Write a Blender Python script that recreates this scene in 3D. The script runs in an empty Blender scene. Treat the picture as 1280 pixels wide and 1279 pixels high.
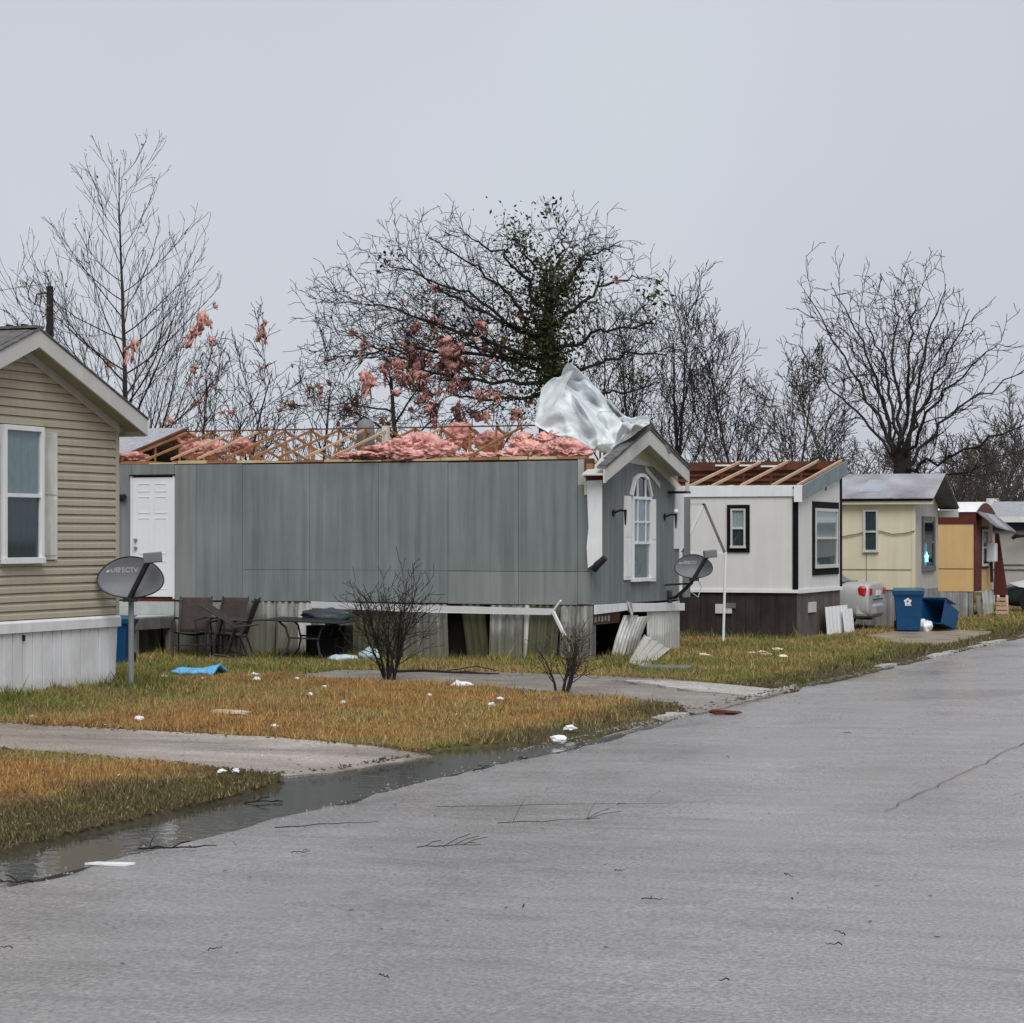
import bpy, bmesh, math, random
import numpy as np
from mathutils import Vector, Matrix, noise as mn

# ------------------------------------------------------------------ camera, sky, sun, exposure
SC = bpy.context.scene
COL = SC.collection
CAM_H = 2.0
YAW = math.radians(21.3)          # the road runs along +Y, homes stand square to it
FPX, CXP, HYP = 3000.0, 640.0, 672.0
cam_d = bpy.data.cameras.new('camera'); cam = bpy.data.objects.new('camera', cam_d); COL.objects.link(cam)
cam.location = (0, 0, CAM_H); cam.rotation_euler = (math.radians(90), 0, YAW)
cam_d.sensor_width = 36; cam_d.lens = 36 * FPX / 1280
cam_d.shift_y = (HYP - 639.5) / 1280
cam_d.clip_start = .1; cam_d.clip_end = 3000
SC.camera = cam
SUN_EL, SUN_AZ = math.radians(52), math.radians(150)      # azimuth from +Y towards +X
w = bpy.data.worlds.new('World'); SC.world = w; w.use_nodes = True
nt = w.node_tree; nt.nodes.clear()
out = nt.nodes.new('ShaderNodeOutputWorld'); bg = nt.nodes.new('ShaderNodeBackground')
sky = nt.nodes.new('ShaderNodeTexSky'); sky.sky_type = 'NISHITA'; sky.sun_disc = False
sky.sun_elevation = SUN_EL; sky.sun_rotation = SUN_AZ
sky.air_density = 1.0; sky.dust_density = 3.0
hs = nt.nodes.new('ShaderNodeHueSaturation'); hs.inputs['Saturation'].default_value = .2
tc = nt.nodes.new('ShaderNodeTexCoord'); ns = nt.nodes.new('ShaderNodeTexNoise')
ns.inputs['Scale'].default_value = 2.6; ns.inputs['Detail'].default_value = 4
rp = nt.nodes.new('ShaderNodeValToRGB')                     # the cloud deck, faintly mottled
rp.color_ramp.elements[0].position = .3; rp.color_ramp.elements[0].color = (3.50, 3.60, 4.20, 1)
rp.color_ramp.elements[1].position = .72; rp.color_ramp.elements[1].color = (4.02, 4.30, 4.72, 1)
mx = nt.nodes.new('ShaderNodeMix'); mx.data_type = 'RGBA'; mx.inputs[0].default_value = .9
L = nt.links.new
L(sky.outputs[0], hs.inputs['Color']); L(tc.outputs['Generated'], ns.inputs['Vector']); L(ns.outputs[0], rp.inputs[0])
L(hs.outputs[0], mx.inputs[6]); L(rp.outputs[0], mx.inputs[7]); L(mx.outputs[2], bg.inputs[0])
bg.inputs[1].default_value = .1
L(bg.outputs[0], out.inputs[0])
sd = bpy.data.lights.new('sun', 'SUN'); sd.energy = 1.5; sd.angle = math.radians(40); sd.color = (1, .975, .94)
sun = bpy.data.objects.new('sun', sd); COL.objects.link(sun)
sdir = Vector((math.sin(SUN_AZ) * math.cos(SUN_EL), math.cos(SUN_AZ) * math.cos(SUN_EL), math.sin(SUN_EL)))
sun.rotation_euler = sdir.to_track_quat('Z', 'Y').to_euler(); sun.location = sdir * 60
vs = SC.view_settings
vs.view_transform = 'Standard'; vs.look = 'None'; vs.gamma = 1; vs.use_curve_mapping = False; vs.exposure = .62
SC.render.engine = 'CYCLES'

# ------------------------------------------------------------------ pixel -> place
cA, sA = math.cos(YAW), math.sin(YAW)
def ray(x, y):
    a = (x - CXP) / FPX
    return Vector((a * cA - sA, a * sA + cA, (HYP - y) / FPX))
def G(x, y, z=.05):
    d = ray(x, y); k = (z - CAM_H) / d.z
    return Vector((d.x * k, d.y * k, z))
def onX(x, y, X):
    d = ray(x, y); k = X / d.x
    return Vector((X, d.y * k, CAM_H + d.z * k))
def onY(x, y, Y):
    d = ray(x, y); k = Y / d.y
    return Vector((d.x * k, Y, CAM_H + d.z * k))

# ------------------------------------------------------------------ mesh and object helpers
def nrm(v):
    v = Vector(v); l = v.length
    return v / l if l > 1e-9 else Vector((0, 0, 1))
class MB:
    def __init__(s): s.v = []; s.f = []
    def add(s, vs, fs):
        b = len(s.v); s.v += [tuple(p) for p in vs]; s.f += [tuple(i + b for i in f) for f in fs]; return s
    def box(s, x0, x1, y0, y1, z0, z1):
        return s.add([(x0, y0, z0), (x1, y0, z0), (x1, y1, z0), (x0, y1, z0), (x0, y0, z1), (x1, y0, z1), (x1, y1, z1), (x0, y1, z1)],
                     [(3, 2, 1, 0), (4, 5, 6, 7), (0, 1, 5, 4), (1, 2, 6, 5), (2, 3, 7, 6), (3, 0, 4, 7)])
    def beam(s, p, q, wd, hg, up=(0, 0, 1)):
        p, q = Vector(p), Vector(q); d = nrm(q - p); sd_ = d.cross(Vector(up))
        if sd_.length < 1e-4: sd_ = d.cross(Vector((1, 0, 0)))
        sd_ = nrm(sd_) * wd / 2; u = nrm(sd_.cross(d)) * hg / 2
        vs = [e + a * sd_ + b * u for e in (p, q) for a, b in ((-1, -1), (1, -1), (1, 1), (-1, 1))]
        return s.add(vs, [(0, 1, 2, 3), (7, 6, 5, 4), (0, 4, 5, 1), (1, 5, 6, 2), (2, 6, 7, 3), (3, 7, 4, 0)])
    def poly(s, pts, d):
        pts = [Vector(p) for p in pts]; d = Vector(d); n = len(pts)
        return s.add(pts + [p + d for p in pts], [tuple(range(n))[::-1], tuple(range(n, 2 * n))] +
                     [(i, (i + 1) % n, n + (i + 1) % n, n + i) for i in range(n)])
    def tube(s, pts, r, n=8, caps=True):
        pts = [Vector(p) for p in pts]; m = len(pts)
        rs = r if isinstance(r, (list, tuple)) else [r] * m
        t0 = nrm(pts[1] - pts[0]); ref = Vector((0, 0, 1)) if abs(t0.z) < .9 else Vector((1, 0, 0))
        vs = []
        for i, p in enumerate(pts):
            t = nrm(pts[min(i + 1, m - 1)] - pts[max(i - 1, 0)])
            a = nrm(ref - t * ref.dot(t)); ref = a; b = t.cross(a)
            vs += [p + (a * math.cos(k * 2 * math.pi / n) + b * math.sin(k * 2 * math.pi / n)) * rs[i] for k in range(n)]
        fs = [(i * n + k, i * n + (k + 1) % n, (i + 1) * n + (k + 1) % n, (i + 1) * n + k) for i in range(m - 1) for k in range(n)]
        if caps: fs += [tuple(range(n))[::-1], tuple(range((m - 1) * n, m * n))]
        return s.add(vs, fs)
    def grid(s, fn, nu, nv):
        vs = [fn(i / nu, j / nv) for j in range(nv + 1) for i in range(nu + 1)]
        fs = [(j * (nu + 1) + i, j * (nu + 1) + i + 1, (j + 1) * (nu + 1) + i + 1, (j + 1) * (nu + 1) + i) for j in range(nv) for i in range(nu)]
        return s.add(vs, fs)
    def disc(s, c, ax, r, h, n=16):
        c = Vector(c); ax = nrm(ax); return s.tube([c - ax * h / 2, c + ax * h / 2], r, n)
def link(o, parent=None):
    COL.objects.link(o)
    if parent is not None: o.parent = parent
    return o
def mkmesh(name, mb, mat, smooth=False):
    me = bpy.data.meshes.new(name); me.from_pydata(mb.v, [], mb.f); me.update()
    bm = bmesh.new(); bm.from_mesh(me); bmesh.ops.recalc_face_normals(bm, faces=bm.faces); bm.to_mesh(me); bm.free()
    if mat: me.materials.append(mat)
    if smooth:
        for p in me.polygons: p.use_smooth = True
    return me
def tag(o, label, cat, group=None):
    o['label'] = label; o['category'] = cat
    if group: o['group'] = group
    return o
def thing(name, label, cat, loc, rz=0, group=None, local=False):
    o = bpy.data.objects.new(name, None); o.empty_display_size = .2
    COL.objects.link(o); o.location = loc; o.rotation_euler = (0, 0, rz)
    tag(o, label, cat, group); LOCAL[o.name] = local
    return o
LOCAL = {}
ORG = {}
def part(root, name, mb, mat, smooth=False, bevel=0, solid=0, subs=0, label=None, top=None):
    """one mesh object under root; world coordinates unless the thing is built in its own frame"""
    base = top if top is not None else root
    if not LOCAL.get(base.name, False):
        l = base.location; mb2 = MB(); mb2.f = mb.f
        mb2.v = [(p[0] - l.x, p[1] - l.y, p[2] - l.z) for p in mb.v]; mb = mb2
    o = bpy.data.objects.new(name, mkmesh(name, mb, mat, smooth)); link(o, root)
    if label: o['label'] = label
    mods(o, bevel, solid, subs)
    return o
def mods(o, bevel=0, solid=0, subs=0):
    if solid:
        m = o.modifiers.new('thick', 'SOLIDIFY'); m.thickness = solid; m.offset = 0
    if subs:
        m = o.modifiers.new('sub', 'SUBSURF'); m.levels = subs; m.render_levels = subs
    if bevel:
        m = o.modifiers.new('bevel', 'BEVEL'); m.width = bevel; m.segments = 2; m.limit_method = 'ANGLE'; m.harden_normals = False
def single(name, label, cat, mb, mat, loc=(0, 0, 0), group=None, smooth=False, bevel=0, solid=0, subs=0, kind=None):
    """a thing that is one mesh; mesh given in world coordinates, origin moved to loc"""
    l = Vector(loc); m2 = MB(); m2.f = mb.f; m2.v = [(p[0] - l.x, p[1] - l.y, p[2] - l.z) for p in mb.v]
    o = bpy.data.objects.new(name, mkmesh(name, m2, mat, smooth)); link(o); o.location = l
    if kind: o['kind'] = kind
    if label: tag(o, label, cat, group)
    mods(o, bevel, solid, subs)
    return o
def copy_tree(o, parent=None):
    c = o.copy(); COL.objects.link(c); c.parent = parent
    for ch in o.children: copy_tree(ch, c)
    return c

# ------------------------------------------------------------------ materials
def mat(name, col, rough=.7, var=.12, scale=2.5, streak=0., bump=0., bscale=30., metal=0., groove=0., gw=.06, dirt=None, spec=.25, tint2=None, sheen=0, trans=0):
    m = bpy.data.materials.new(name); m.use_nodes = True; t = m.node_tree; N = t.nodes; l = t.links.new
    b = N['Principled BSDF']; b.inputs['Roughness'].default_value = rough; b.inputs['Metallic'].default_value = metal
    b.inputs['Specular IOR Level'].default_value = spec
    tcn = N.new('ShaderNodeTexCoord')
    def noise_(sc, det=4, mapscale=None, ro=.55):
        n = N.new('ShaderNodeTexNoise'); n.inputs['Scale'].default_value = sc; n.inputs['Detail'].default_value = det; n.inputs['Roughness'].default_value = ro
        if mapscale:
            mp = N.new('ShaderNodeMapping'); mp.inputs['Scale'].default_value = mapscale; l(tcn.outputs['Object'], mp.inputs['Vector']); l(mp.outputs[0], n.inputs['Vector'])
        else: l(tcn.outputs['Object'], n.inputs['Vector'])
        return n
    def ramp(src, p0, p1, c0, c1):
        r = N.new('ShaderNodeValToRGB'); r.color_ramp.elements[0].position = p0; r.color_ramp.elements[1].position = p1
        r.color_ramp.elements[0].color = (*c0, 1); r.color_ramp.elements[1].color = (*c1, 1); l(src, r.inputs[0]); return r
    def mixc(f, a, bb, mode='MIX'):
        x = N.new('ShaderNodeMix'); x.data_type = 'RGBA'; x.blend_type = mode
        if isinstance(f, float): x.inputs[0].default_value = f
        else: l(f, x.inputs[0])
        for i, s in ((6, a), (7, bb)):
            if isinstance(s, tuple): x.inputs[i].default_value = (*s[:3], 1)
            else: l(s, x.inputs[i])
        return x.outputs[2]
    lo = tuple(c * (1 - var) for c in col); hi = tuple(min(1, c * (1 + var)) for c in (tint2 or col))
    c = ramp(noise_(scale).outputs[0], .3, .7, lo, hi).outputs[0]
    if streak:
        sn = noise_(1., 5, (9, 9, .45)); k = 1 - streak
        c = mixc(1., c, ramp(sn.outputs[0], .35, .62, (k, k, k), (1, 1, 1)).outputs[0], 'MULTIPLY')
    if dirt:
        dc, amt, z0, z1 = dirt                      # mould / mud with its own patchy edge, densest between heights z0..z1
        sx = N.new('ShaderNodeSeparateXYZ'); l(tcn.outputs['Object'], sx.inputs[0])
        mr = N.new('ShaderNodeMapRange'); mr.inputs[1].default_value = z0; mr.inputs[2].default_value = z1; mr.inputs[3].default_value = 1; mr.inputs[4].default_value = 0
        l(sx.outputs[2], mr.inputs[0])
        dn = noise_(2.2, 6, (1, 1, .5)); ad = N.new('ShaderNodeMath'); ad.operation = 'MULTIPLY_ADD'; l(dn.outputs[0], ad.inputs[0]); ad.inputs[1].default_value = 1.6; l(mr.outputs[0], ad.inputs[2])
        r = ramp(ad.outputs[0], .75, 1.5, (0, 0, 0), (amt, amt, amt))
        c = mixc(r.outputs[0], c, dc)
    hgt = None
    if groove:
        sx = N.new('ShaderNodeSeparateXYZ'); l(tcn.outputs['Object'], sx.inputs[0])
        a = N.new('ShaderNodeMath'); a.operation = 'ADD'; l(sx.outputs[0], a.inputs[0]); l(sx.outputs[1], a.inputs[1])
        a2 = N.new('ShaderNodeMath'); a2.operation = 'MULTIPLY'; a2.inputs[1].default_value = 1 / groove; l(a.outputs[0], a2.inputs[0])
        a3 = N.new('ShaderNodeMath'); a3.operation = 'FRACT'; l(a2.outputs[0], a3.inputs[0])
        a4 = N.new('ShaderNodeMath'); a4.operation = 'GREATER_THAN'; a4.inputs[1].default_value = gw; l(a3.outputs[0], a4.inputs[0]); hgt = a4.outputs[0]
        bp = N.new('ShaderNodeBump'); bp.inputs['Strength'].default_value = .5; bp.inputs['Distance'].default_value = .006; l(hgt, bp.inputs['Height'])
        l(bp.outputs[0], b.inputs['Normal'])
    if bump:
        bn = noise_(bscale, 5); b2 = N.new('ShaderNodeBump'); b2.inputs['Strength'].default_value = bump; b2.inputs['Distance'].default_value = .02
        l(bn.outputs[0], b2.inputs['Height'])
        if groove: l(bp.outputs[0], b2.inputs['Normal'])
        l(b2.outputs[0], b.inputs['Normal'])
    rr = ramp(noise_(scale * 2.3).outputs[0], .3, .7, (rough * .85,) * 3, (min(1, rough * 1.15),) * 3); l(rr.outputs[0], b.inputs['Roughness'])
    l(c, b.inputs['Base Color'])
    if trans: b.inputs['Transmission Weight'].default_value = trans; b.inputs['IOR'].default_value = 1.1
    return m
def glassmat(name, tint=(.5, .56, .58), refl=.35):
    m = bpy.data.materials.new(name); m.use_nodes = True; t = m.node_tree; N = t.nodes; N.remove(N['Principled BSDF']); l = t.links.new
    tr = N.new('ShaderNodeBsdfTransparent'); tr.inputs[0].default_value = (*tint, 1); g = N.new('ShaderNodeBsdfGlossy'); g.inputs['Roughness'].default_value = .04
    g.inputs[0].default_value = (.9, .95, 1, 1)
    lw = N.new('ShaderNodeLayerWeight'); lw.inputs[0].default_value = .5; fr = N.new('ShaderNodeMath'); fr.operation = 'POWER'; l(lw.outputs['Facing'], fr.inputs[0]); fr.inputs[1].default_value = 4.; ml = N.new('ShaderNodeMath'); ml.operation = 'MULTIPLY_ADD'; ml.inputs[1].default_value = .6; ml.inputs[2].default_value = refl * .12
    x = N.new('ShaderNodeMixShader'); l(fr.outputs[0], ml.inputs[0]); l(ml.outputs[0], x.inputs[0]); l(tr.outputs[0], x.inputs[1]); l(g.outputs[0], x.inputs[2]); l(x.outputs[0], N['Material Output'].inputs[0])
    return m
def vcolmat(name, rough=.8, attr='Col', transl=.25):
    m = bpy.data.materials.new(name); m.use_nodes = True; t = m.node_tree; N = t.nodes; l = t.links.new
    b = N['Principled BSDF']; b.inputs['Roughness'].default_value = rough; b.inputs['Specular IOR Level'].default_value = .25
    a = N.new('ShaderNodeAttribute'); a.attribute_name = attr; l(a.outputs['Color'], b.inputs['Base Color'])
    return m
def emat(name, col, s):
    m = bpy.data.materials.new(name); m.use_nodes = True; b = m.node_tree.nodes['Principled BSDF']
    b.inputs['Emission Color'].default_value = (*col, 1); b.inputs['Emission Strength'].default_value = s; b.inputs['Base Color'].default_value = (*col, 1)
    return m

M = {}
M['siding_tan'] = mat('siding_tan', (.46, .405, .305), .55, .05, 1.5, streak=.08)
M['trim_grey'] = mat('trim_grey', (.55, .545, .515), .6, .06, 3, streak=.06)
M['soffit'] = mat('soffit', (.36, .345, .27), .7, .08, 4)
M['vinyl_white'] = mat('vinyl_white', (.74, .75, .76), .5, .04, 2, streak=.07, dirt=((.34, .33, .27), .3, .0, .3))
M['white'] = mat('white', (.78, .79, .79), .5, .04, 3, streak=.07)
M['white_dirty'] = mat('white_dirty', (.66, .66, .63), .55, .08, 3, streak=.2, dirt=((.26, .26, .18), .5, .0, .35))
M['cap_white'] = mat('cap_white', (.74, .75, .76), .5, .05, 4, streak=.1)
M['shingle'] = mat('shingle', (.13, .125, .12), .9, .3, 9, bump=.6, bscale=60)
M['shingle_pale'] = mat('shingle_pale', (.34, .35, .37), .85, .15, 8, bump=.5, bscale=50)
M['siding_grey'] = mat('siding_grey', (.205, .227, .226), .72, .13, .8, streak=.24, groove=.203, gw=.05, bump=.06, bscale=50)
M['siding_grey2'] = mat('siding_grey2', (.232, .25, .243), .74, .06, 1.2, streak=.22, groove=.1, gw=.06, bump=.06, bscale=50)
M['underlay'] = mat('underlay', (.33, .36, .34), .8, .08, 4)
M['wood_new'] = mat('wood_new', (.30, .155, .075), .75, .22, 3, bump=.2, bscale=25)
M['wood_pale'] = mat('wood_pale', (.52, .36, .25), .75, .18, 4, bump=.2, bscale=25)
M['wood_dark'] = mat('wood_dark', (.105, .042, .026), .8, .35, 3, bump=.2)
M['wood_grey'] = mat('wood_grey', (.17, .165, .155), .85, .2, 5, streak=.2, bump=.3)
M['deck_top'] = mat('deck_top', (.40, .43, .41), .45, .15, 4, bump=.2)
M['ply'] = mat('ply', (.56, .44, .25), .8, .18, 5)
M['cream_ply'] = mat('cream_ply', (.62, .58, .42), .8, .08, 5)
M['pink'] = mat('pink', (.60, .27, .24), .95, .25, 6, bump=1., bscale=22, tint2=(.74, .43, .385))
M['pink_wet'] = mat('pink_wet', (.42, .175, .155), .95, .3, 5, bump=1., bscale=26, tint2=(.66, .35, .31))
M['foam_yellow'] = mat('foam_yellow', (.74, .70, .48), .9, .12, 8, bump=.6)
M['metal_skirt'] = mat('metal_skirt', (.40, .405, .38), .55, .2, 2, streak=.6, dirt=((.085, .085, .045), .65, -.1, .7))  # grime streaks, deepened in the colour to stand for shading between the ribs
M['metal_mould'] = mat('metal_mould', (.30, .30, .25), .6, .25, 2, streak=.6, dirt=((.062, .066, .028), .85, .0, 1.0))
M['black'] = mat('black', (.012, .012, .014), .45, .2, 5)
M['black_trim'] = mat('black_trim', (.008, .008, .011), .9, .2, 5, spec=.15)
M['darkvoid'] = mat('darkvoid', (.015, .014, .013), .9, .2, 5)  # near-black that puts the dark of unlit hollows into the colour
M['door_white'] = mat('door_white', (.75, .77, .78), .4, .03, 2)
M['maroon'] = mat('maroon', (.10, .018, .016), .6, .2, 4)
M['white_wall'] = mat('white_wall', (.68, .675, .645), .6, .05, 1.2, streak=.06, bump=.05)
M['brown_skirt'] = mat('brown_skirt', (.046, .036, .034), .85, .3, 2, streak=.4, groove=.15, gw=.1)
M['brown_skirt2'] = mat('brown_skirt2', (.13, .112, .10), .85, .25, 2, streak=.35, groove=.12, gw=.1)
M['fascia_blue'] = mat('fascia_blue', (.19, .235, .25), .6, .15, 4, streak=.15)
M['cream_wall'] = mat('cream_wall', (.68, .62, .45), .6, .05, 1.5, streak=.08)
M['cream_gable'] = mat('cream_gable', (.50, .47, .41), .65, .06, 2, streak=.12, groove=.1, gw=.08)
M['tin'] = mat('tin', (.20, .185, .195), .6, .25, 1.1, metal=.1, tint2=(.32, .32, .35), bump=.08, bscale=4)
M['tin_blue'] = mat('tin_blue', (.34, .38, .42), .55, .15, 2, metal=.1)
M['orange_wall'] = mat('orange_wall', (.63, .42, .19), .6, .06, 2, groove=.09, gw=.1, streak=.06)
M['red_trim'] = mat('red_trim', (.10, .022, .017), .6, .2, 3)
M['grey_skirt'] = mat('grey_skirt', (.37, .37, .38), .5, .15, 3, streak=.35, metal=.2, dirt=((.14, .13, .10), .5, .0, .3))
M['far_wall'] = mat('far_wall', (.43, .42, .39), .65, .08, 2, groove=.12, gw=.1)
M['navy'] = mat('navy', (.03, .034, .055), .5, .15, 4)
M['dish'] = mat('dish', (.17, .175, .19), .5, .05, 6)
M['dish_dark'] = mat('dish_dark', (.03, .03, .032), .5, .15, 6)
M['galv'] = mat('galv', (.26, .275, .275), .5, .12, 10, metal=.4)
M['print'] = mat('print', (.62, .63, .66), .5, .08, 30)
M['curtain'] = mat('curtain', (.30, .345, .35), .8, .1, 8)
M['curtain_dark'] = mat('curtain_dark', (.05, .062, .066), .8, .15, 5)
M['blind'] = mat('blind', (.50, .51, .49), .8, .06, 5)
M['glass'] = glassmat('glass', (.86, .90, .91), .2); M['glass_dark'] = glassmat('glass_dark', (.55, .58, .60), .3)
M['plastic_sheet'] = mat('plastic_sheet', (.52, .57, .59), .3, .14, 3, tint2=(.68, .71, .71), bump=.5, bscale=7)
M['car_silver'] = mat('car_silver', (.42, .43, .42), .35, .03, 1, metal=.15)
M['car_green'] = mat('car_green', (.035, .05, .052), .25, .1, 4, metal=.3)
M['tyre'] = mat('tyre', (.016, .016, .016), .85, .2, 12)
M['rim'] = mat('rim', (.42, .42, .42), .35, .1, 8, metal=.8)
M['tail_red'] = mat('tail_red', (.45, .010, .022), .15, .25, 12, spec=.8)
M['lens'] = mat('lens', (.62, .63, .63), .12, .08, 10, spec=.8)
M['bin_blue'] = mat('bin_blue', (.008, .062, .16), .45, .12, 6)
M['bin_lid'] = mat('bin_lid', (.03, .10, .17), .35, .15, 6)
M['bin_lid_wet_sheen'] = mat('bin_lid_wet_sheen', (.10, .20, .32), .2, .2, 6)  # wet lid of the tipped bin, its pale sheen put into the colour
M['tarp_blue'] = mat('tarp_blue', (.11, .40, .70), .35, .2, 8)
M['bag_white'] = mat('bag_white', (.76, .77, .78), .4, .08, 12, bump=.4)
M['bag_blue'] = mat('bag_blue', (.45, .56, .60), .35, .15, 10, bump=.4)
M['beige_card'] = mat('beige_card', (.40, .34, .24), .9, .2, 10, bump=.4)
M['sling'] = mat('sling', (.05, .038, .036), .8, .2, 12)
M['chair_frame'] = mat('chair_frame', (.045, .04, .04), .5, .2, 10)
M['table_top'] = mat('table_top', (.016, .016, .017), .4, .3, 5)
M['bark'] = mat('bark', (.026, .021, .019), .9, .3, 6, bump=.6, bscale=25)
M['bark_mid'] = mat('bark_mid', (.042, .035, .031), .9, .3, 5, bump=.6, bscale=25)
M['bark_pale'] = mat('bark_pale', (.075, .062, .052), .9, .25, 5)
M['bark_red'] = mat('bark_red', (.038, .026, .022), .9, .25, 5)
M['leaf_ivy'] = mat('leaf_ivy', (.020, .026, .010), .7, .5, 3, tint2=(.045, .052, .018))
M['leaf_dead'] = mat('leaf_dead', (.14, .08, .045), .9, .4, 6)
M['pole'] = mat('pole', (.025, .023, .023), .9, .2, 8)
M['grass'] = vcolmat('grass', .75)

# ------------------------------------------------------------------ ground, road, drives, water
RS = np.random.RandomState(7)
_lat = RS.rand(256, 256)
def vnoise(x, y, sc=1., ox=0.):
    x = np.asarray(x) * sc + 100 + ox; y = np.asarray(y) * sc + 100 + ox * 1.7
    i = np.floor(x).astype(int); j = np.floor(y).astype(int); u = x - i; v = y - j
    u = u * u * (3 - 2 * u); v = v * v * (3 - 2 * v); a = lambda p, q: _lat[p % 256, q % 256]
    return (a(i, j) * (1 - u) + a(i + 1, j) * u) * (1 - v) + (a(i, j + 1) * (1 - u) + a(i + 1, j + 1) * u) * v
def fnoise(x, y, sc=1., ox=0.): return (vnoise(x, y, sc, ox) + .5 * vnoise(x, y, sc * 2.1, ox + 9) + .25 * vnoise(x, y, sc * 4.3, ox + 21)) / 1.75
def inpoly(x, y, poly):
    x = np.asarray(x); y = np.asarray(y); r = np.zeros(x.shape, bool); n = len(poly)
    for k in range(n):
        (x0, y0), (x1, y1) = poly[k][:2], poly[(k + 1) % n][:2]
        if y0 == y1: continue
        r ^= ((y0 > y) != (y1 > y)) & (x < (x1 - x0) * (y - y0) / (y1 - y0) + x0)
    return r
def gp(*ps, z=.05): return [tuple(G(x, y, z)) for x, y in ps]
D1 = [(-30, 26.2)] + gp((0, 903), (330, 921), (470, 931), (545, 940), (470, 952), (420, 961), (345, 967), (230, 956), (0, 935)) + [(-30, 24.2)]
D2 = gp((352, 846), (420, 838), (560, 838), (700, 843), (800, 847), (930, 854), (985, 858), (930, 873), (868, 887), (850, 881), (740, 870), (560, 856), (420, 850))
D3 = gp((1075, 795), (1120, 789), (1200, 787), (1262, 788), (1205, 800), (1170, 808), (1130, 806))
D4 = gp((1060, 813), (1118, 811), (1122, 814), (1062, 816))
WATER = [tuple(G(x, y, 0)) for x, y in ((-60, 1085), (0, 1070), (150, 1034), (300, 998), (350, 982), (352, 968), (430, 956), (520, 946), (548, 938), (650, 932), (700, 931), (760, 921), (830, 901),
         (860, 893), (800, 913), (700, 940), (640, 952), (540, 975), (450, 999), (300, 1038), (150, 1074), (0, 1112), (-60, 1125))]
KX = -8.03
def road_z(x): return np.clip(.013 * (np.asarray(x) + 8.0), -.03, .07)
FOOT = [(-30, -15.5, 21.7, 26.3), (-32, -12.45, 35.4, 40.1), (-30, -11.55, 44.6, 48.2), (-25, -10.7, 51.4, 54.1), (-25, -10.65, 58, 60.7)]
def yard_z(x, y):
    x = np.asarray(x, float); y = np.asarray(y, float)
    z = .045 + .022 * (fnoise(x, y, .8) - .5)
    z += .13 * np.exp(-((np.maximum(0, np.abs(y - 24.2) - 2.6)) / .7) ** 2) * np.clip((-14.3 - x) / .9, 0, 1) * np.clip((y - 22.2) / 1.2, 0, 1)
    ed = np.clip((x - (KX - .55 + .25 * fnoise(x * 0, y, .9, 5))) / .5, 0, 1); z -= .10 * ed * ed
    wt = inpoly(x, y, WATER); z = np.where(wt, -.03, z)
    dr = inpoly(x, y, D1) | inpoly(x, y, D2) | inpoly(x, y, D3) | inpoly(x, y, D4)
    return np.where(dr, np.minimum(z, -.03), z)
def gcol(x, y):
    """dead orange turf with green patches: the turf's own colour"""
    x = np.asarray(x, float); y = np.asarray(y, float); n = fnoise(x, y, .7, 3); n2 = fnoise(x, y, 2.3, 31)
    yl = 21.74 - (x + 14.3) * .275
    zoneA = y < yl - 1; zoneC = y > 30.6 - np.clip((x + 12) * .9, 0, 4.0)
    o = np.where(zoneA, .85 - .95 * np.clip((x + 10.2) / .9, 0, 1), 1.0 - .62 * np.clip((-12.6 - x) / 2.2, 0, 1))
    o = np.where(zoneC, .26, o)
    ek = np.clip((x + 9.0) / .6, 0, 1); o = o - .55 * ek
    o = o - .45 * np.clip(1 - np.abs(y - yl - .35) / .5, 0, 1) * (~zoneA)
    o = np.clip(o + (n - .5) * 1.5 + (n2 - .5) * .7, 0, 1)
    org = np.array([.27, .150, .052]); yel = np.array([.225, .170, .062]); grn = np.array([.115, .125, .03]); dk = np.array([.066, .052, .026])
    o = o[..., None]
    c = np.where(o > .5, yel + (org - yel) * (o - .5) * 2, grn + (yel - grn) * o * 2)
    d = np.clip(ek * .85 + 1.0 * zoneA * np.clip((x + 10.4) / 1.0, 0, 1) + (n2 - .5) * 1.6, 0, .86)[..., None]
    return c * (1 - d) + dk * d
def setcol(me, cols):
    a = me.color_attributes.new('Col', 'FLOAT_COLOR', 'POINT'); c4 = np.ones((len(cols), 4), np.float32); c4[:, :3] = cols; a.data.foreach_set('color', c4.ravel())
def np_grid(name, xs, ys, zf, m, colf=None):
    X, Y = np.meshgrid(xs, ys); Z = zf(X, Y); nx, ny = len(xs), len(ys)
    me = bpy.data.meshes.new(name); idx = np.arange(nx * ny).reshape(ny, nx)
    q = np.stack([idx[:-1, :-1], idx[:-1, 1:], idx[1:, 1:], idx[1:, :-1]], -1).reshape(-1, 4)
    me.from_pydata(np.stack([X, Y, Z], -1).reshape(-1, 3).tolist(), [], q.tolist()); me.update()
    if colf: setcol(me, colf(X.ravel(), Y.ravel()) * .72)
    me.materials.append(m)
    for p in me.polygons: p.use_smooth = True
    o = bpy.data.objects.new(name, me); COL.objects.link(o); o['kind'] = 'structure'
    return o
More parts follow.
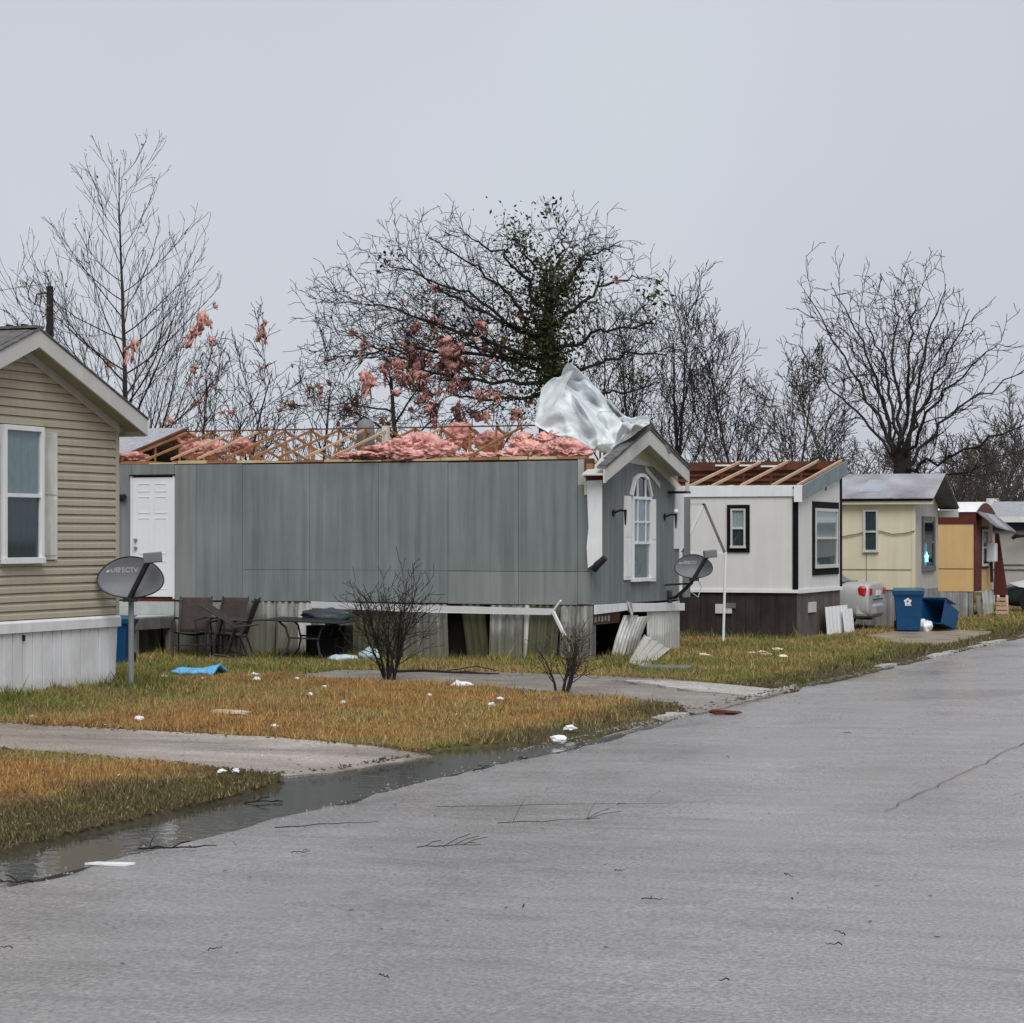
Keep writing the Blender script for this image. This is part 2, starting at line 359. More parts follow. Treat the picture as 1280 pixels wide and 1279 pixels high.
def groundmat():
    m = vcolmat('turf_soil', .85); t = m.node_tree; N = t.nodes; l = t.links.new; b = N['Principled BSDF']
    tcn = N.new('ShaderNodeTexCoord'); n = N.new('ShaderNodeTexNoise'); n.inputs['Scale'].default_value = 14; n.inputs['Detail'].default_value = 6; l(tcn.outputs['Object'], n.inputs['Vector'])
    r = N.new('ShaderNodeValToRGB'); r.color_ramp.elements[0].position = .3; r.color_ramp.elements[0].color = (.45, .42, .4, 1); r.color_ramp.elements[1].position = .7; r.color_ramp.elements[1].color = (1.25, 1.2, 1.1, 1)
    l(n.outputs[0], r.inputs[0]); x = N.new('ShaderNodeMix'); x.data_type = 'RGBA'; x.blend_type = 'MULTIPLY'; x.inputs[0].default_value = 1
    l(N['Attribute'].outputs['Color'], x.inputs[6]); l(r.outputs[0], x.inputs[7]); l(x.outputs[2], b.inputs['Base Color'])
    bp = N.new('ShaderNodeBump'); bp.inputs['Strength'].default_value = .8; bp.inputs['Distance'].default_value = .03; l(n.outputs[0], bp.inputs['Height']); l(bp.outputs[0], b.inputs['Normal'])
    return m
M['turf_soil'] = groundmat()
far = MB().box(-600, 600, -200, 900, -.4, -.12)
gsheet = single('ground', None, None, far, mat('far_ground', (.12, .115, .045), .9, .3, .5), kind='structure')
xs = np.concatenate([np.linspace(-70, -24, 24), np.arange(-23.5, -12, .25), np.arange(-12, -7.55, .09)])
ys = np.concatenate([np.linspace(-5, 10, 12), np.arange(10.5, 34, .12), np.arange(34, 62, .4), np.linspace(63, 160, 30)])
yard = np_grid('yard', xs, ys, yard_z, M['turf_soil'], gcol)

def wetmat(name, c0, c1, r0, r1, sc=.6, bumpd=.006, streak=(1, 1, 1), crack=False):
    m = bpy.data.materials.new(name); m.use_nodes = True; t = m.node_tree; N = t.nodes; l = t.links.new; b = N['Principled BSDF']
    tcn = N.new('ShaderNodeTexCoord')
    def nz(s, d, mp=(1, 1, 1), ro=.6):
        p = N.new('ShaderNodeMapping'); p.inputs['Scale'].default_value = mp; l(tcn.outputs['Object'], p.inputs['Vector'])
        n = N.new('ShaderNodeTexNoise'); n.inputs['Scale'].default_value = s; n.inputs['Detail'].default_value = d; n.inputs['Roughness'].default_value = ro; l(p.outputs[0], n.inputs['Vector']); return n
    def ramp(s, p0, p1, a, c):
        r = N.new('ShaderNodeValToRGB'); r.color_ramp.elements[0].position = p0; r.color_ramp.elements[1].position = p1; r.color_ramp.elements[0].color = (*a, 1); r.color_ramp.elements[1].color = (*c, 1); l(s, r.inputs[0]); return r.outputs[0]
    def mul(a, c, md='MULTIPLY', f=1.):
        x = N.new('ShaderNodeMix'); x.data_type = 'RGBA'; x.blend_type = md; x.inputs[0].default_value = f; l(a, x.inputs[6]); l(c, x.inputs[7]); return x.outputs[2]
    big = nz(sc, 7, streak)
    c = ramp(big.outputs[0], .32, .68, c0, c1)
    fine = nz(42, 4, (1, .75, 1), .75); c = mul(c, ramp(fine.outputs[0], .38, .64, (.58, .58, .58), (1.36, 1.36, 1.36)))
    md = nz(2.2, 8, (.45, 1.5, 1), .75); c = mul(c, ramp(md.outputs[0], .36, .64, (.80, .80, .80), (1.10, 1.10, 1.10)))
    st = nz(1.0, 7, (.3, 2.2, 1), .65); c = mul(c, ramp(st.outputs[0], .28, .40, (.62, .62, .63), (1, 1, 1)))
    wn = nz(.45, 5, (1, .6, 1)); rg = ramp(wn.outputs[0], .38, .62, (r0,) * 3, (r1,) * 3); l(rg, b.inputs['Roughness'])
    hb = N.new('ShaderNodeMath'); hb.operation = 'ADD'; l(fine.outputs[0], hb.inputs[0]); l(big.outputs[0], hb.inputs[1])
    bp = N.new('ShaderNodeBump'); bp.inputs['Strength'].default_value = .7; bp.inputs['Distance'].default_value = bumpd; l(hb.outputs[0], bp.inputs['Height'])
    if crack:
        vo = N.new('ShaderNodeTexVoronoi'); vo.feature = 'DISTANCE_TO_EDGE'; vo.inputs['Scale'].default_value = .22
        dn = nz(1.2, 4); ad = N.new('ShaderNodeMix'); ad.data_type = 'RGBA'; ad.blend_type = 'ADD'; ad.inputs[0].default_value = .8; l(tcn.outputs['Object'], ad.inputs[6]); l(dn.outputs['Color'], ad.inputs[7]); l(ad.outputs[2], vo.inputs['Vector'])
        gate = nz(.25, 2); gm = N.new('ShaderNodeMath'); gm.operation = 'MULTIPLY'; 
        ck = ramp(vo.outputs['Distance'], .002, .008, (.45, .45, .45), (1, 1, 1)); gt = ramp(gate.outputs[0], .5, .56, (1, 1, 1), (0, 0, 0))
        x = N.new('ShaderNodeMix'); x.data_type = 'RGBA'; x.blend_type = 'ADD'; x.inputs[0].default_value = 1; x.clamp_result = True; l(ck, x.inputs[6]); l(gt, x.inputs[7])
        c = mul(c, x.outputs[2])
    l(bp.outputs[0], b.inputs['Normal']); l(c, b.inputs['Base Color'])
    return m
M['road'] = wetmat('road', (.235, .224, .214), (.295, .283, .272), .14, .40, .5, .004, (.6, 1, 1), False)
M['drive1'] = wetmat('drive_wet', (.20, .170, .14), (.46, .405, .34), .14, .6, .9, .008, (.5, 1.3, 1))
M['drive2'] = wetmat('drive_gravel', (.17, .15, .13), (.32, .29, .25), .35, .7, 1.2, .01)
M['dirt'] = wetmat('dirt', (.20, .155, .10), (.36, .31, .23), .4, .8, 1.5, .01)
M['concrete'] = wetmat('concrete', (.30, .29, .26), (.52, .50, .46), .4, .75, 3, .008)
xr = np.concatenate([np.arange(-8.05, -7.4, .06), np.arange(-7.3, 9.1, .6)]); yr = np.concatenate([np.linspace(-20, 8, 10), np.arange(8.2, 60, .15), np.linspace(60.5, 190, 60)])
def rz_(x, y): return road_z(x) + .006 * (fnoise(x, y, 1.2) - .5) - np.where(x < -7.5, .028 * np.clip((fnoise(x, y, 1.7, 50) - .42 + (-7.72 - x) * 1.1) * 3, 0, 1), 0)
road = np_grid('road', xr, yr, rz_, M['road'])
road['kind'] = 'structure'
def slab(name, poly, z, m, seed):
    """drive with a broken outline"""
    rnd = random.Random(seed); pts = []
    for k in range(len(poly)):
        a = Vector((*poly[k][:2], 0)); b = Vector((*poly[(k + 1) % len(poly)][:2], 0)); n = max(1, int((b - a).length / .18))
        nv = nrm(Vector((-(b - a).y, (b - a).x, 0)))
        for i in range(n):
            p = a.lerp(b, i / n) + nv * (mn.noise((a.lerp(b, i / n)) * 2.2) * .09 + rnd.uniform(-.025, .025)); pts.append((p.x, p.y, z - min(.05, max(0, (p.x + 9.9) * .03))))
    o = single(name, None, None, MB().poly(pts, (0, 0, -.05)), m, kind='structure'); return o
slab('driveway', D1, .052, M['drive1'], 1); slab('driveway', D2, .052, M['drive2'], 2)
slab('dirt_patch', D3, .05, M['dirt'], 3); slab('dirt_patch', D4, .055, M['dirt'], 4)
slab('driveway', gp((770, 850), (900, 853), (985, 858.5), (945, 866), (850, 860)), .057, M['concrete'], 9)
wm = bpy.data.materials.new('puddle_water'); wm.use_nodes = True; t_ = wm.node_tree; b_ = t_.nodes['Principled BSDF']
b_.inputs['Base Color'].default_value = (.055, .054, .048, 1); b_.inputs['Roughness'].default_value = .05; b_.inputs['IOR'].default_value = 1.33
tn = t_.nodes.new('ShaderNodeTexCoord'); n1 = t_.nodes.new('ShaderNodeTexNoise'); n1.inputs['Scale'].default_value = 7; n1.inputs['Detail'].default_value = 3
bp_ = t_.nodes.new('ShaderNodeBump'); bp_.inputs['Strength'].default_value = .16; bp_.inputs['Distance'].default_value = .02
t_.links.new(tn.outputs['Object'], n1.inputs['Vector']); t_.links.new(n1.outputs[0], bp_.inputs['Height']); t_.links.new(bp_.outputs[0], b_.inputs['Normal'])
pw = [(p[0], p[1], .004) for p in WATER]
single('puddle_water', None, None, MB().poly(pw, (0, 0, -.03)), wm, kind='structure')
# broken concrete edging between yard and road
kerb = bpy.data.objects.new('kerb', None); COL.objects.link(kerb); kerb['kind'] = 'structure'; kerb.location = (KX, 36, 0); LOCAL[kerb.name] = False
rk = random.Random(5); y = 22.2
while y < 56:
    ln = rk.uniform(.7, 1.6)
    if rk.random() < .62 and not (26.3 < y + ln / 2 < 30.6 and rk.random() < .5):
        b = MB(); x0 = KX - .16 + rk.uniform(-.04, .04); wd = rk.uniform(.09, .24); zt = rk.uniform(.006, .032); n = 7
        ring = [(x0 + rk.uniform(-.03, .03), y + ln * i / n) for i in range(n)] + [(x0 + wd + rk.uniform(-.04, .04), y + ln * (n - i) / n) for i in range(n)]
        b.poly([(p[0], p[1], zt + rk.uniform(-.006, .006)) for p in ring], (0, 0, -.12)); part(kerb, 'kerb_stone', b, M['concrete'])
    y += ln + rk.uniform(.01, .12)

# ------------------------------------------------------------------ grass blades
def grass(name, dens, y0, y1, x0, x1, hmin, hmax, seed, wid, label, extra=None):
    r = np.random.RandomState(seed); n = int(dens * (y1 - y0) * (x1 - x0)); X = r.uniform(x0, x1, n); Y = r.uniform(y0, y1, n)
    f = -sA * X + cA * Y; u = CXP + FPX * (cA * X + sA * Y) / f; k = (u > -420) & (u < 1600) & (f > 4)
    k &= ~(inpoly(X, Y, D1) | inpoly(X, Y, D2) | inpoly(X, Y, D3) | inpoly(X, Y, D4) | inpoly(X, Y, WATER))
    for a, b, c, d in FOOT: k &= ~((X > a) & (X < b) & (Y > c) & (Y < d))
    bare = fnoise(X, Y, 1.1, 77); edge = np.clip((X + 8.75) / .5, 0, 1)
    k &= (r.rand(n) > edge * .8) & (X < KX - .12) & (r.rand(n) > np.clip((bare - .54) * 4.5, 0, .8))
    if extra is not None: k &= extra(X, Y, r)
    X, Y = X[k], Y[k]; n = len(X); Z = yard_z(X, Y) - .008
    h = r.uniform(hmin, hmax, n) * (.45 + 1.1 * fnoise(X, Y, 1.6, 13)); h = np.where(r.rand(n) < .035, h * 2.1, h); az = r.uniform(0, 2 * np.pi, n); la = r.uniform(0, 2 * np.pi, n); ln = h * r.uniform(.1, .9, n)
    wd = wid * r.uniform(.6, 1.4, n)
    V = np.empty((n, 3, 3), np.float32)
    V[:, 0] = np.stack([X - np.cos(az) * wd, Y - np.sin(az) * wd, Z], -1); V[:, 1] = np.stack([X + np.cos(az) * wd, Y + np.sin(az) * wd, Z], -1)
    V[:, 2] = np.stack([X + np.cos(la) * ln, Y + np.sin(la) * ln, Z + h], -1)
    c = gcol(X, Y) * r.uniform(.65, 1.5, (n, 1)) * np.stack([r.uniform(.85, 1.15, n), np.ones(n), r.uniform(.7, 1.3, n)], -1) * 1.35
    straw = r.rand(n) < .10; c[straw] = np.array([.34, .25, .12]) * r.uniform(.6, 1.3, (straw.sum(), 1))
    if extra is not None: c = c * .45 + np.array([.105, .125, .026]) * r.uniform(.5, 1.5, (n, 1)) * .55
    me = bpy.data.meshes.new(name); me.vertices.add(3 * n); me.vertices.foreach_set('co', V.ravel()); me.loops.add(3 * n); me.loops.foreach_set('vertex_index', np.arange(3 * n, dtype=np.int32))
    me.polygons.add(n); me.polygons.foreach_set('loop_start', np.arange(0, 3 * n, 3, dtype=np.int32)); me.update(calc_edges=True); me.validate()
    setcol(me, np.repeat(c, 3, 0)); me.materials.append(M['grass'])
    o = bpy.data.objects.new(name, me); COL.objects.link(o); o['kind'] = 'stuff'; tag(o, label, 'grass')
grass('grass', 5200, 9, 20.8, -15.5, -8, .018, .055, 1, .006, 'dead orange and dark green turf on the roadside below the wet driveway')
grass('grass', 2900, 19, 32, -18, -7.9, .018, .075, 2, .007, 'orange winter turf between the two driveways, greener by the tan home')
grass('grass', 1300, 29.5, 52, -22, -7.9, .03, .085, 3, .010, 'damp green turf round the grey and white homes')
grass('grass', 500, 48, 75, -20, -7.9, .04, .11, 4, .016, 'green turf by the bins and far homes')
def tall(X, Y, r):
    a = (np.abs(X + 15.32) < .24) & (fnoise(X, Y, 2.2, 40) > .42) & (Y > 20) & (Y < 27.2); b = (X < -15.0) & (np.abs(Y - 26.55) < .3)
    c = (X < -12.3) & (np.abs(Y - 35.15) < .28); d = (np.abs(X + 12.15) < .3) & (Y > 35.2) & (Y < 36.6); e = (X < -11.4) & (np.abs(Y - 44.4) < .2)
    f2 = (np.hypot(X + 15.15, Y - 26.1) < .35)
    return a | b | c | d | e | f2
grass('grass', 1100, 20, 45, -23, -11, .05, .17, 5, .009, 'taller green weeds along the foot of the skirtings', tall)

# ------------------------------------------------------------------ stones, clods and dead leaves along the broken edges
def rubble(name, label, pts, smin, smax, m, seed):
    r = random.Random(seed); b = MB()
    for x, y, z in pts:
        s_ = r.uniform(smin, smax); k = [Vector((r.uniform(.5, 1.2) * q[0], r.uniform(.5, 1.2) * q[1], r.uniform(.3, .75) * q[2])) * s_ for q in ((1, 0, 0), (-.7, .7, 0), (-.6, -.8, 0), (.2, .1, 1.))]
        th = r.uniform(0, 6.28); c_, s2 = math.cos(th), math.sin(th); P = [Vector((v.x * c_ - v.y * s2 + x, v.x * s2 + v.y * c_ + y, v.z + z)) for v in k]
        b.add(P, [(0, 1, 3), (1, 2, 3), (2, 0, 3)])
    o = single(name, label, 'debris', b, m, kind='stuff'); return o
rr_ = random.Random(31)
def along(poly, closed, step, spread, z):
    out = []; n = len(poly)
    for k in range(n if closed else n - 1):
        a = Vector((*poly[k][:2], 0)); b = Vector((*poly[(k + 1) % n][:2], 0)); ln = (b - a).length; q = int(ln / step)
        for i in range(q):
            p = a.lerp(b, rr_.random()); p = p + Vector((rr_.gauss(0, spread), rr_.gauss(0, spread), 0))
            if p.x > -18 and rr_.random() < .25 + 1.1 * max(0, mn.noise(p * 1.3) + .25): out.append((p.x, p.y, z if z is not None else float(yard_z(p.x, p.y)) - .002))
    return out
E1 = [(KX - .1 + .1 * mn.noise(Vector((0, y * .5, 4))), float(y)) for y in np.arange(21, 56, 1.0)]
WU = [p[:2] for p in WATER[:12]]; WLo = [p[:2] for p in WATER[13:]]
dk_ = mat('wet_soil', (.045, .036, .026), .8, .4, 9, tint2=(.09, .07, .045)); st_ = mat('gravel', (.16, .145, .125), .8, .4, 9, tint2=(.33, .31, .28))
rubble('gravel', 'wet grey grit and small stones along the broken road edge', along(E1, False, .006, .10, .005) + along(WLo, False, .02, .10, .002), .005, .018, st_, 1)
rubble('soil_clods', 'dark wet clods and dead leaves along the puddle and driveway edges', along(WU, False, .006, .10, None) + along(D1, True, .008, .05, .05) + along(D2, True, .012, .07, .05) + along(E1, False, .008, .16, None), .008, .032, dk_, 2)
rubble('gravel', 'scattered grit on the gravel drive before the grey home', [(rr_.uniform(-14, -8.4), rr_.uniform(27, 32), .053) for k in range(0)] + along(D2, True, .02, .3, .052), .006, .02, st_, 3)

def flecks(name, label, n, x0, x1, y0, y1, smin, smax, m, seed, road_=False):
    r = random.Random(seed); b = MB()
    for k in range(n):
        x, y = r.uniform(x0, x1), r.uniform(y0, y1)
        if r.random() > .35 + mn.noise(Vector((x, y, seed)) * .8): continue
        z = float(rz_(np.array(x), np.array(y))) + .004 if road_ else float(yard_z(x, y)) + r.uniform(.012, .04)
        if not road_ and (x > KX - .1 or bool(inpoly(np.array(x), np.array(y), WATER))): continue
        if not road_ and bool(inpoly(np.array(x), np.array(y), D1) | inpoly(np.array(x), np.array(y), D2)): z = .055 - min(.05, max(0, (x + 9.9) * .03))
        a = r.uniform(0, 6.28); s_ = r.uniform(smin, smax); c_, q = math.cos(a) * s_, math.sin(a) * s_; t = r.uniform(-.4, .6) * s_ * (.3 if road_ else 1)
        b.add([(x - c_, y - q, z), (x + q * .45, y - c_ * .45, z + t * .4), (x + c_, y + q, z + abs(t)), (x - q * .45, y + c_ * .45, z + .002)], [(0, 1, 2, 3)])
    o = single(name, label, 'debris', b, m, kind='stuff')
lf1 = mat('leaf_litter', (.13, .075, .035), .8, .5, 4, tint2=(.26, .17, .09)); lf2 = mat('pale_specks', (.45, .40, .33), .8, .4, 4, tint2=(.7, .66, .6)); lf3 = mat('dark_specks', (.05, .045, .04), .7, .4, 6)
flecks('dead_leaves', 'brown dead leaves and bits of bark strewn over the turf', 2600, -17, -8.1, 12.5, 42, .012, .04, lf1, 1)
flecks('debris_specks', 'tiny pale storm debris specks strewn over the turf', 420, -18, -8.2, 14, 44, .010, .028, lf2, 2)
flecks('leaf_bits', 'tiny dark leaf bits and bark crumbs stuck to the wet road', 900, -7.8, -2, 9.5, 34, .006, .022, lf3, 3, True)

# ------------------------------------------------------------------ bare trees
class Tree:
    def __init__(s, seed): s.r = np.random.RandomState(seed); s.P0 = []; s.P1 = []; s.R0 = []; s.R1 = []; s.lv = []; s.main = []; s.tips = []
    def branch(s, p, d, Ln, rad, lvl, Q):
        r = s.r; n = max(3, int(round(Q['n'][lvl]))); st = Ln / n; pts = [p]; dirs = [d]; taper = Q['taper'][lvl]
        upv = Q['up'][lvl]; wg = Q['wig'][lvl]
        for i in range(n):
            d = d + r.normal(0, wg, 3); d[2] += upv; d = d / np.sqrt(d @ d); p = p + d * st; pts.append(p); dirs.append(d)
        rs = [max(Q['rmin'], rad * (1 - (1 - taper) * (i / n) ** Q.get('tp', 1.))) for i in range(n + 1)]
        if lvl <= Q.get('mainlv', 1): s.main.append((pts, rs, lvl))
        else:
            for i in range(n): s.P0.append(pts[i]); s.P1.append(pts[i + 1]); s.R0.append(rs[i]); s.R1.append(rs[i + 1])
        s.tips.append((pts[-1], lvl)); s.lv.append((pts[n // 2], lvl))
        s.spawn(pts, dirs, rs, n, Ln, lvl, Q)
    def limb(s, ctrl, r0, r1, Q, wig=.05, lvl=1):
        r = s.r; P = [np.array(c, float) for c in ctrl]; n = 16; m = len(P) - 1; pts = []
        for i in range(n + 1):
            f = i / n * m; k = min(int(f), m - 1); u = f - k; a, b, c, d = P[max(k - 1, 0)], P[k], P[k + 1], P[min(k + 2, m)]
            q = .5 * (2 * b + (c - a) * u + (2 * a - 5 * b + 4 * c - d) * u * u + (3 * b - a - 3 * c + d) * u ** 3); pts.append(q + (r.normal(0, wig, 3) if 0 < i else 0))
        dirs = [pts[1] - pts[0]] + [pts[i + 1] - pts[i] for i in range(n)]; dirs = [d / np.sqrt(d @ d) for d in dirs]; rs = [r0 + (r1 - r0) * (i / n) ** .8 for i in range(n + 1)]
        Ln = sum(np.linalg.norm(pts[i + 1] - pts[i]) for i in range(n)); s.main.append((pts, rs, lvl)); s.tips.append((pts[-1], lvl)); s.spawn(pts, dirs, rs, n, Ln, lvl, Q)
    def spawn(s, pts, dirs, rs, n, Ln, lvl, Q):
        r = s.r
        if lvl + 1 >= len(Q['n']): return
        cnt = Q['cnt'][lvl] * (min(1.3, max(.2, Ln / Q['Lref'][lvl])) if 'Lref' in Q and lvl else 1); k = max(1, int(round(cnt * r.uniform(.8, 1.2)))); t0 = Q['start'][lvl]; az = r.uniform(0, 6.28)
        for j in range(k):
            t = t0 + (1 - t0) * ((j + r.uniform(.1, .9)) / k); t = min(t, .985); fi = t * n; i = min(int(fi), n - 1); fr = fi - i
            bp = pts[i] * (1 - fr) + pts[i + 1] * fr; bd = dirs[i + 1]; br = rs[i] * (1 - fr) + rs[i + 1] * fr
            az += 2.4 + r.normal(0, .5); an = Q['ang'][lvl] * r.uniform(.75, 1.25) * (1.15 - .45 * t if Q.get('angt') else 1)
            a = np.cross(bd, np.array([0, 0, 1.]) if abs(bd[2]) < .95 else np.array([1., 0, 0])); a = a / np.sqrt(a @ a); b = np.cross(bd, a)
            nd = bd * math.cos(an) + (a * math.cos(az) + b * math.sin(az)) * math.sin(an)
            if lvl >= 1 and nd[2] < -.25: nd[2] *= .3; nd = nd / np.sqrt(nd @ nd)
            sh = Q['shape'][lvl](t); s.branch(bp, nd, Ln * Q['ratio'][lvl] * sh * r.uniform(.75, 1.25), min(br * .8, max(Q['rmin'], br * Q['rr'][lvl])), lvl + 1, Q)
    def twigs(s, nside=3):
        P0, P1 = np.array(s.P0), np.array(s.P1); R0, R1 = np.array(s.R0), np.array(s.R1); d = P1 - P0; d /= np.maximum(np.linalg.norm(d, axis=1, keepdims=True), 1e-9)
        ref = np.where(np.abs(d[:, 2:3]) < .9, np.array([[0, 0, 1.]]), np.array([[1., 0, 0]])); a = np.cross(d, ref); a /= np.linalg.norm(a, axis=1, keepdims=True); b = np.cross(d, a)
        V = []
        for P, R in ((P0, R0), (P1, R1)):
            for k in range(nside): th = 2 * math.pi * k / nside; V.append(P + (a * math.cos(th) + b * math.sin(th)) * R[:, None])
        V = np.stack(V, 1); n = len(P0); off = (np.arange(n) * 2 * nside)[:, None]
        F = np.concatenate([off + np.array([[k, (k + 1) % nside, nside + (k + 1) % nside, nside + k]]) for k in range(nside)], 0)
        return V.reshape(-1, 3), F
    def build(s, name, label, loc, mt, group=None):
        root = thing(name, label, 'tree', loc, 0, group, local=True)
        mb = MB()
        for pts, rs, lvl in s.main: mb.tube(pts, rs, 8 if lvl == 0 else 5, caps=False)
        part(root, 'trunk', mb, mt, smooth=True)
        V, F = s.twigs(); me = bpy.data.meshes.new('crown'); nf = len(F)
        me.vertices.add(len(V)); me.vertices.foreach_set('co', V.astype(np.float32).ravel()); me.loops.add(4 * nf); me.loops.foreach_set('vertex_index', F.astype(np.int32).ravel())
        me.polygons.add(nf); me.polygons.foreach_set('loop_start', np.arange(0, 4 * nf, 4, dtype=np.int32)); me.update(calc_edges=True); me.materials.append(mt)
        o = bpy.data.objects.new('crown', me); link(o, root)
        return root
one = lambda t: 1.
def leafcloud(root, name, pts, size, mt, seed, spread=.15):
    r = random.Random(seed); b = MB()
    for p in pts:
        c = Vector(p) + Vector((r.gauss(0, spread), r.gauss(0, spread), r.gauss(0, spread))); a = nrm((r.gauss(0, 1), r.gauss(0, 1), r.gauss(0, 1))); q = nrm(a.cross(Vector((r.gauss(0, 1), r.gauss(0, 1), r.gauss(0, 1))))); s_ = size * r.uniform(.6, 1.4)
        b.add([c - a * s_, c + q * s_ * .5, c + a * s_, c - q * s_ * .5], [(0, 1, 2, 3)])
    o = part(root, name, b, mt); o['kind'] = 'stuff'; return o
gz0 = 0.0
# pyramidal tree behind the grey home, straight leader
pl = onY(163, 640, 46.5); HT = onY(163, 212, 46.5).z
T1 = Tree(11)
T1.branch(np.zeros(3), np.array([.0, 0, 1.]), HT, .105, 0, dict(n=[26, 9, 6, 4], taper=[.06, .12, .25, .5], up=[.01, .085, .10, .08], wig=[.012, .055, .10, .14], rmin=.005, cnt=[46, 10, 3.8], start=[.17, .12, .12], ang=[1.1, .55, .5], Lref=[9, 3.4, 1.3],
   ratio=[.50, .40, .55], rr=[.42, .5, .6], shape=[lambda t: 1.12 - .90 * t ** 1.1, lambda t: 1.1 - .75 * t, one], angt=True, mainlv=1))
tree1 = T1.build('bare_tree', 'tall pyramidal bare tree with a straight trunk behind the grey roofless home', (pl.x, 46.5, gz0), M['bark_mid'])
leafcloud(tree1, 'dead_leaves', [p for p, l in T1.tips if l >= 2][::5], .035, M['leaf_dead'], 3, .06)
# spreading tree hung with insulation
p2 = onY(668, 640, 45.0); H2 = onY(690, 270, 45.0).z
T2 = Tree(23)
QS = dict(n=[12, 12, 8, 6, 4], taper=[.3, .14, .2, .3, .5], up=[.0, .006, .025, .02, .0], wig=[.05, .12, .17, .2, .22], rmin=.0054, cnt=[17, 9.5, 5, 2.8], start=[.28, .14, .1, .1], ang=[1.25, .75, .8, .8], angt=True,
   ratio=[.70, .44, .44, .5], rr=[.55, .5, .5, .6], shape=[lambda t: 1.15 - .72 * t, lambda t: 1.1 - .6 * t, one, one], mainlv=1)
QT = dict(QS); QT['cnt'] = [1, 17, 6.2, 3.5]; QT['start'] = [.9, .2, .1, .1]; QT['ratio'] = [.3, .36, .44, .5]; QT['up'] = [0, 0, .03, .02, 0]; QT['Lref'] = [1, 4.0, 1.6, .7]; QT['angt'] = False; QT['shape'] = [one, lambda t: 1.15 - .55 * t, one, one]
def l2(px, py, dy=0.): py = py + max(0, (480 - py)) * .155; q = onY(px, py, 45.0 + dy); return np.array([q.x - p2.x, dy, q.z])
rt2 = random.Random(4)
T2.main.append(([l2(676, 690), l2(683, 560), l2(690, 470), l2(684, 400), l2(688, 330)], [.24, .20, .17, .13, .08], 0))
for at, via, end, rd in (((690, 475), (560, 470), (425, 400), .09), ((688, 450), (570, 400), (440, 350), .09), ((686, 430), (600, 360), (480, 300), .09), ((686, 410), (620, 330), (540, 265), .085), ((686, 380), (640, 300), (580, 255), .08), ((688, 340), (660, 290), (640, 252), .07), ((688, 335), (700, 285), (705, 250), .07),
        ((688, 360), (730, 300), (775, 272), .08), ((686, 400), (750, 340), (798, 318), .085), ((688, 430), (760, 400), (820, 385), .085), ((690, 470), (770, 440), (850, 430), .08), ((690, 490), (600, 500), (500, 480), .08), ((688, 445), (540, 430), (420, 440), .085), ((690, 480), (760, 490), (815, 480), .07), ((686, 420), (560, 350), (505, 285), .07), ((688, 350), (720, 310), (740, 255), .06), ((690, 460), (620, 440), (500, 370), .07)):
    dy = rt2.uniform(-2.2, 2.2); T2.limb([l2(*at), l2(*via, dy * .5), l2(*end, dy)], rd * .6, .010, QT, .04)
tree2 = T2.build('bare_tree', 'wide dark bare tree with green ivy and pink insulation behind the grey home', (p2.x, 45.0, gz0), M['bark'])
tp = [p for pts, rs, l in T2.main for p in pts if (l == 0 and p[2] > H2 * .3) or (l == 1 and np.hypot(p[0] - .2, p[1]) < .9 and p[2] > H2 * .34)]
iv = []
for p in tp:
    iv += [p] * 42
iv += [l2(*q) for q in ((690, 470), (688, 450), (686, 430), (684, 410), (685, 390), (686, 370), (690, 350), (700, 400), (668, 400), (690, 490), (675, 440), (700, 340), (672, 345), (705, 450)) for k in range(190)]
leafcloud(tree2, 'ivy', iv, .043, M['leaf_ivy'], 5, .23)
mis = [p for p, l in T2.lv if l == 3][::130]
leafcloud(tree2, 'mistletoe', [q for p in mis for q in [p] * 45], .06, M['leaf_ivy'], 6, .16)
p2b = onY(545, 640, 43.4)
T2b = Tree(29); QB = dict(QS); QB['cnt'] = [17, 10, 6, 3.2]; QB['start'] = [.16, .14, .1, .1]
T2b.branch(np.zeros(3), np.array([-.18, 0, 1.]), 5.4, .11, 0, QB)
tree2b = T2b.build('bare_tree', 'lower tangled bare tree smothered in pink insulation beside the ivy tree', (p2b.x, 43.4, gz0), M['bark_mid'])
# big fan-shaped tree on the right
p3 = onY(1117, 640, 66.0); H3 = onY(1122, 300, 66.0).z
T3 = Tree(37)
Q3 = dict(n=[6, 16, 9, 6, 4], taper=[.72, .10, .2, .3, .5], up=[0, .03, .045, .03, .02], wig=[.03, .07, .12, .18, .22], rmin=.0085, cnt=[1, 13, 5.2, 2.8], start=[.6, .26, .15, .1], ang=[.62, .58, .62, .7], ratio=[1.6, .30, .46, .5], rr=[.42, .5, .5, .6], Lref=[1, 7., 2.2, 1.0], shape=[one, lambda t: 1.2 - .6 * t, one, one])
def l3(px, py, dy=0.): py = py + max(0, (600 - py)) * .21; q = onY(px, py, 66.0 + dy); return np.array([q.x - p3.x, dy, q.z])
T3.main.append(([l3(1126, 700), l3(1127, 620), l3(1128, 580), l3(1130, 550)], [.31, .27, .25, .20], 0)); rt3 = random.Random(9)
